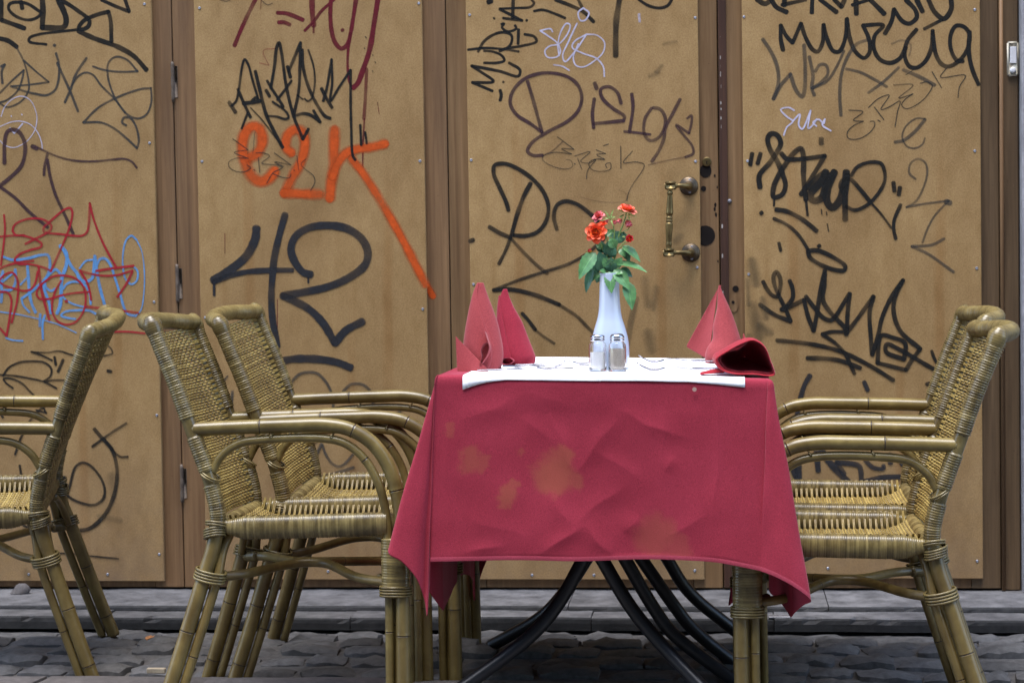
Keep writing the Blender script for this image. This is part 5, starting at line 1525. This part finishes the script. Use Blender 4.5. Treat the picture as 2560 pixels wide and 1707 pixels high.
# roses
def make_leaf_mat(name, c0, c1):
    m, nt, b = new_mat(name)
    f = tex(nt, 60, 4, .6)
    t = attr(nt)
    c = ramp(nt, [(.3, c0), (.75, c1)], f).outputs[0]
    c = mix(nt, c, tuple(v * 1.7 for v in c1), ramp(nt, [(.80, (0, 0, 0)), (.95, (.8, .8, .8))], t).outputs[0])
    nt.links.new(c, b.inputs['Base Color'])
    b.inputs['Roughness'].default_value = .42
    b.inputs['Subsurface Weight'].default_value = .05
    return m
M['leaf'] = make_leaf_mat('rose leaf', (.050, .145, .050), (.120, .290, .095))
M['leaf_dark'] = make_leaf_mat('dark rose leaf', (.032, .100, .058), (.072, .190, .092))
M['stem'] = make_leaf_mat('rose stem', (.10, .19, .05), (.20, .32, .08))
M['sepal'] = make_leaf_mat('rose sepal', (.20, .30, .07), (.42, .50, .16))
def petal_mat(name, inner, outer):
    m, nt, b = new_mat(name)
    f = tex(nt, 90, 3, .6)
    c = mix(nt, inner, outer, ramp(nt, [(.1, (0, 0, 0)), (.75, (1, 1, 1))], attr(nt)).outputs[0])
    c = mix(nt, c, ramp(nt, [(.3, (.8, .72, .72)), (.7, (1.1, 1.1, 1.1))], f).outputs[0], .6, 'MULTIPLY')
    nt.links.new(c, b.inputs['Base Color'])
    b.inputs['Roughness'].default_value = .5
    b.inputs['Subsurface Weight'].default_value = .12
    b.inputs['Subsurface Radius'].default_value = (.01, .004, .002)
    return m
M['petal_orange'] = petal_mat('orange petal', (.88, .26, .03), (.84, .115, .038))
M['petal_salmon'] = petal_mat('salmon petal', (.90, .30, .05), (.86, .22, .16))
M['petal_pink'] = petal_mat('pink petal', (.72, .16, .12), (.72, .15, .17))
M['petal_bi'] = petal_mat('red and yellow petal', (.90, .55, .05), (.62, .03, .05))

def petal_grid(w, h, cup, curl):
    P, T_ = [], []
    for i in range(7):
        t = i / 6
        ww = w * math.sin(math.pi * (.13 + .72 * t ** .8)) ** .8
        row, tr = [], []
        for j in range(7):
            s = -1 + 2 * j / 6
            x = s * ww
            y = cup * h * (1 - math.cos(s * 1.1)) * -1.0 + curl * h * max(0, t - .55) ** 2 * 2.2 + .35 * h * math.sin(t * math.pi * .5) * .5
            row.append((x, y, h * t - .06 * h * s * s * t)); tr.append(t)
        P.append(row); T_.append(tr)
    return np.array(P), np.array(T_)

def flower(parent, loc, axis, size, mats, layers, seed):
    r_ = random.Random(seed)
    q = Vector(axis).normalized().to_track_quat('Z', 'Y').to_matrix()
    m = MB()
    lathe(m, [(.001, -size * .42), (size * .16, -size * .40), (size * .20, -size * .28), (size * .10, -size * .10), (size * .04, size * .2)], 0, 0, 0, 12)
    V = np.concatenate(m.v) @ np.array(q).T + np.array(loc)
    m.v = [V]
    fl = obj('flower', m, M['sepal'], parent)
    for li, (n, rad, tilt, w, h, cup, curl) in enumerate(layers):
        for k in range(n):
            a = 2 * math.pi * (k + .5 * li + r_.uniform(-.15, .15)) / n
            P, T_ = petal_grid(w * size * r_.uniform(.9, 1.1), h * size * r_.uniform(.92, 1.06), cup, curl)
            tl_ = tilt + r_.uniform(-.12, .12)
            # petal stands on the receptacle, leaning out by tilt
            ct, st_ = math.cos(tl_), math.sin(tl_)
            Q = P.copy()
            Q[..., 1] = P[..., 1] * ct + P[..., 2] * st_
            Q[..., 2] = -P[..., 1] * st_ + P[..., 2] * ct
            Q[..., 1] += rad * size
            Q[..., 2] -= .22 * size
            ca, sa = math.cos(a), math.sin(a)
            X = Q[..., 0] * ca - Q[..., 1] * sa
            Y = Q[..., 0] * sa + Q[..., 1] * ca
            W_ = np.stack([X, Y, Q[..., 2]], -1) @ np.array(q).T + np.array(loc)
            pm = MB(); grid(pm, W_, T_ if li else T_ * .5)
            obj('petal', pm, mats[min(li, len(mats) - 1)], fl)
    return fl

def rose_leaf(parent, base, tip, width, mat, face=(0, -1, .3), droop=.0, fold=.25, seed=0):
    base, tip = np.asarray(base, float), np.asarray(tip, float)
    ax = tip - base; L = np.linalg.norm(ax); ax /= L
    f = np.asarray(face, float); f -= ax * (f @ ax); f /= np.linalg.norm(f)
    sd = np.cross(ax, f)
    P, T_ = [], []
    n = 15
    for i in range(n):
        t = i / (n - 1)
        w = width * .60 * (math.sin(math.pi * t ** .72) ** .85 if 0 < t < 1 else .02)
        if 0 < i < n - 1:
            w *= 1 + (.07 if i % 2 else -.05)
        c = base + ax * L * t + f * (droop * L * math.sin(math.pi * t)) + np.array([0, 0, -.10 * L * t * t])
        row, tr = [], []
        for s in (-1, -.5, 0, .5, 1):
            row.append(c + sd * w * s + f * (fold * w * abs(s) + .0016 * nz(t * 5, s * 2, seed)))
            tr.append(.9 if s == 0 else .3 + .25 * nz(t * 4, s * 3, seed))
        P.append(row); T_.append(tr)
    m = MB(); grid(m, P, np.array(T_))
    return obj('leaf', m, mat, parent)

def V_(cx, cy, dy=0.0):
    """bouquet coordinates: cx, cy in a 1372 x 1568 tracing of the bouquet, rim of the vase at y 1010"""
    return (VX + (cx - 628) * .0001885, VY + dy, VZ + .2195 + (1010 - cy) * .0001885)

def stem(parent, pts, r0, r1):
    m = MB()
    c = catmull(pts, 8)
    tube(m, c, np.linspace(r0, r1, len(c)), 8)
    return obj('stem', m, M['stem'], parent)

OPEN = [(5, .02, .05, .26, .62, .55, .0), (6, .07, .30, .36, .70, .50, .1), (7, .12, .62, .44, .78, .40, .35), (7, .16, 1.0, .50, .85, .30, .6)]
HALF = [(4, .02, .0, .24, .75, .6, .0), (5, .06, .18, .34, .82, .55, .05), (6, .10, .42, .44, .86, .45, .3)]
BUD = [(3, .03, .05, .36, .95, .7, 0), (4, .09, .12, .48, 1.0, .7, 0), (5, .14, .22, .52, .95, .6, .15)]
FADE = [(5, .04, .25, .34, .75, .5, .0), (6, .08, .85, .42, .80, .35, .3), (6, .10, 1.35, .46, .85, .2, .5)]

r1 = empty('rose_spray', (VX, VY, VZ + .20))
tag(r1, 'rose spray leaning left with a fully open orange bloom and a pink one above it', 'rose', 'roses in the white vase')
stem(r1, [V_(620, 1150), V_(600, 940, .004), V_(560, 720, .0), V_(500, 560, -.008)], .0022, .0016)
stem(r1, [V_(600, 900, .004), V_(610, 640, .006), V_(560, 430, .010), V_(500, 330, .012)], .0018, .0012)
stem(r1, [V_(585, 830, .0), V_(690, 600, .0), V_(690, 450, .0), V_(640, 320, .0)], .0017, .0010)
flower(r1, V_(480, 510, -.014), (-.12, -1, .22), .0245, [M['petal_orange']], OPEN, 3)
flower(r1, V_(495, 305, .012), (-.35, -.35, .55), .0170, [M['petal_pink']], FADE, 5)
flower(r1, V_(560, 425, -.002), (.25, -.5, .9), .0135, [M['petal_orange']], HALF, 6)
flower(r1, V_(590, 385, .008), (.2, .1, 1), .0110, [M['petal_pink']], BUD, 8)
flower(r1, V_(405, 745, -.004), (-.5, -.2, .9), .0095, [M['petal_bi']], BUD, 9)
stem(r1, [V_(540, 850, 0), V_(470, 790, -.002), V_(415, 755, -.004)], .0013, .0009)
for (bx, by, tx, ty, w, d, dark, fc) in [(470, 755, 265, 1040, .031, -.016, 0, (-.3, -1, .4)), (575, 990, 510, 715, .030, -.006, 1, (.0, -1, .2)), (430, 960, 345, 1215, .018, -.004, 1, (-.5, -1, .1)), (560, 1000, 405, 1095, .014, -.008, 0, (0, -.7, 1)),
                                     (560, 760, 500, 590, .020, .010, 1, (0, -1, .3)), (600, 820, 690, 620, .026, .006, 1, (.2, -1, .2)), (520, 1000, 470, 1110, .016, .006, 1, (0, -1, .4)), (490, 1010, 380, 900, .022, .012, 1, (0, -1, .2))]:
    rose_leaf(r1, V_(bx, by, d * .4), V_(tx, ty, d), w, M['leaf_dark' if dark else 'leaf'], fc, .06, .25, bx)
r2 = empty('rose_spray', (VX + .004, VY, VZ + .20))
tag(r2, 'rose spray on the right topped by a salmon bloom seen from the side', 'rose', 'roses in the white vase')
stem(r2, [V_(650, 1150), V_(680, 900, .002), V_(750, 560, .0), V_(820, 380, .0), V_(855, 260, .0)], .0023, .0015)
stem(r2, [V_(700, 820, .002), V_(760, 700, -.002), V_(820, 640, -.006), V_(870, 610, -.008)], .0015, .0010)
stem(r2, [V_(770, 520, .0), V_(870, 470, .004), V_(865, 400, .006)], .0012, .0009)
flower(r2, V_(855, 235, .0), (.30, -.28, .95), .0225, [M['petal_salmon'], M['petal_salmon'], M['petal_orange'], M['petal_salmon']], OPEN, 11)
flower(r2, V_(862, 390, .004), (.25, -.2, -.8), .0150, [M['petal_pink']], BUD, 12)
flower(r2, V_(770, 360, .006), (-.4, -.1, -.6), .0110, [M['petal_pink']], BUD, 13)
flower(r2, V_(875, 610, -.010), (.25, -.8, .5), .0165, [M['petal_bi']], HALF, 14)
flower(r2, V_(708, 405, .0), (-.1, -.5, .8), .0085, [M['petal_pink']], BUD, 16)
for (bx, by, tx, ty, w, d, dark, fc) in [(655, 1000, 655, 790, .022, -.006, 1, (.1, -1, .2)), (715, 890, 1095, 965, .020, -.014, 0, (0, -.6, 1)), (690, 965, 880, 1180, .027, -.022, 0, (.2, -1, .5)), (840, 1110, 905, 1420, .026, -.022, 0, (.3, -1, .3)),
                                     (635, 985, 662, 1222, .023, -.028, 0, (0, -1, .3)), (790, 680, 1012, 850, .020, -.006, 0, (.3, -.7, .7)), (800, 700, 880, 860, .016, .004, 1, (.1, -1, 0)), (760, 960, 910, 1040, .017, .008, 1, (0, -1, .5)),
                                     (740, 1000, 770, 1130, .016, .010, 1, (0, -1, .2)), (640, 800, 690, 660, .022, .0, 1, (0, -1, .1)), (640, 790, 620, 600, .024, .004, 1, (.1, -1, .1)), (750, 600, 700, 480, .022, .006, 1, (0, -1, .2)), (790, 640, 740, 540, .018, .0, 1, (0, -1, .2)), (820, 600, 795, 490, .012, .006, 1, (0, -1, .2))]:
    rose_leaf(r2, V_(bx, by, d * .4), V_(tx, ty, d), w, M['leaf_dark' if dark else 'leaf'], fc, .06, .25, bx + 7)
for (bx, by, tx, ty, w, d, dark, fc) in [(560, 700, 470, 650, .014, .004, 0, (0, -1, .4)), (690, 560, 600, 470, .018, .008, 0, (0, -1, .3)), (700, 700, 640, 560, .020, -.006, 0, (.1, -1, .4)), (640, 930, 560, 800, .020, -.012, 0, (-.2, -1, .4)),
                                     (700, 940, 790, 800, .018, -.010, 0, (.2, -1, .5)), (600, 1010, 520, 960, .016, -.020, 0, (-.1, -.8, .8)), (700, 1010, 800, 1000, .016, -.020, 0, (.1, -.8, .8)), (760, 720, 830, 800, .013, -.008, 0, (.1, -1, .3))]:
    rose_leaf(r2, V_(bx, by, d * .4), V_(tx, ty, d), w, M['leaf_dark' if dark else 'leaf'], fc, .06, .25, bx + 3)
# narrow sepals standing out round the blooms
for par, (bx, by, tx, ty) in ((r1, (650, 350, 585, 230)), (r1, (650, 350, 695, 210)), (r1, (660, 360, 690, 440)), (r1, (640, 330, 560, 360)), (r2, (860, 290, 975, 320)), (r2, (830, 270, 725, 225)), (r2, (870, 290, 890, 370)), (r2, (820, 300, 745, 340)),
                             (r1, (640, 330, 680, 320)), (r2, (830, 570, 790, 560)), (r1, (400, 740, 335, 760)), (r1, (400, 740, 360, 710)), (r1, (660, 340, 720, 320))):
    rose_leaf(par, V_(bx, by, -.002), V_(tx, ty, -.004), .0035, M['sepal'], (0, -1, .2), .05, .1, bx)

# salt and pepper
def shaker(x, y, fillmat, fill, label, dome, rot):
    z = zt(x) + .0058
    o = empty('shaker', (x, y, z), R(rot))
    o.scale = (1.08, 1.08, 1.12)
    tag(o, label, 'shaker', 'glass shakers in front of the vase')
    K = dict(world=False)
    def oct_ring(r_, h, n=8, k=1.0):
        a = (np.arange(n * 3) + .5) * 2 * math.pi / (n * 3)
        rad = r_ * (1 - .045 * k * (1 - np.cos(a * n)) / 2)
        return np.stack([rad * np.cos(a), rad * np.sin(a), np.full(len(a), h)], 1)
    outer = [(.0175, 0, 1), (.0190, .002, 1), (.0192, .010, 1), (.0190, .042, 1), (.0178, .0475, .6), (.0152, .0500, 0), (.0142, .052, 0), (.0142, .055, 0)]; outer = [(a_, b_ * 1.15, c_) for a_, b_, c_ in outer]
    m = MB()
    P = [oct_ring(r_, h, 8, k) for r_, h, k in outer] + [oct_ring(r_ - .0024, max(h, .004), 8, k) for r_, h, k in outer[::-1]]
    grid(m, P, wrap=True)
    n = P[0].shape[0]
    m.f.append(tuple(reversed(range(n))))
    m.f.append(tuple((len(P) - 1) * n + i for i in range(n)))
    obj('jar', m, M['glass'], o, **K)
    m = MB()
    lathe(m, [(.0005, .0046), (.0150, .0046), (.0155, .012), (.0154, fill - .002), (.0150, fill), (.0005, fill + .0008)], 0, 0, 0, 24)
    obj('contents', m, fillmat, o, **K)
    m = MB()
    t_ = .0028 if dome else .0
    lathe(m, [(r_, h + .0078) for r_, h in [(.0150, .0535), (.0154, .0545), (.0150, .0575), (.0146, .0580), (.0153, .0590), (.0153, .0620), (.0144, .0640), (.0118, .0655 + t_ * .6), (.0065, .0660 + t_), (.0005, .0662 + t_ * 1.15)]], 0, 0, 0, 28)
    obj('lid', m, M['chrome'], o, **K)
shaker(-.2790, 4.500, M['salt'], .038, 'glass shaker with white salt under a flat steel lid', False, 10)
shaker(-.2345, 4.492, M['pepper'], .046, 'glass shaker full of grey pepper under a domed steel lid', True, 0)

# ------------------------------------------------------------------ litter and odd bits
m = MB()
P = [[(-1.4866 + u * .011 * (1 - .6 * abs(v)) + .004 * v, 5.029 + v * .014, zg(-1.4866, 5.029) + .019 + .004 * abs(u) + .002 * v) for u in (-1, -.5, 0, .5, 1)] for v in (-1, -.6, -.2, .2, .6, 1)]
grid(m, P)
o = obj('fallen_leaf', m, M['dry_leaf'], None, True, True, (-1.4866, 5.029, .012)); o.modifiers.new('t', 'SOLIDIFY').thickness = .0008
tag(o, 'small dry orange leaf lying on the cobbles near the left chairs', 'leaf')
m = MB(); cbox(m, -1.414, -1.367, 4.748, 4.760, .006, .019, .002); 
tag(obj('wood_chip', m, M['chip'], None, False, True, (-1.39, 4.755, .006)), 'pale wood chip lying at the edge of the flagstones', 'wood chip')
m = MB(); cbox(m, .116, .178, 5.357, 5.395, .0352, .0405, .001)
for q in range(4):
    lathe(m, [(.003, 0), (.003, .0012)], .124 + q * .016, 5.375, .0402, 8)
tag(obj('metal_plate', m, M['galv'], None, False, True, (.147, 5.375, .035)), 'small grey metal plate screwed to the lower step under the cloth corner', 'plate')
m = MB()
P = []
for h, s in ((0, 1), (.012, .95), (.022, .70), (.028, .35)):
    P.append([(-2.055 + s * (.028 + .006 * nz(a, h * 90, 2)) * math.cos(a) + (.008 if h > .01 else 0), 5.640 + s * .018 * math.sin(a), .0515 + h) for a in np.arange(10) * .628])
grid(m, P, wrap=True)
m.f.append(tuple(m.n - 10 + i for i in range(10)))
tag(obj('stone_fragment', m, M['flag'], None, True, True, (-2.055, 5.64, .051)), 'broken grey stone piece on the step at the left door', 'stone')
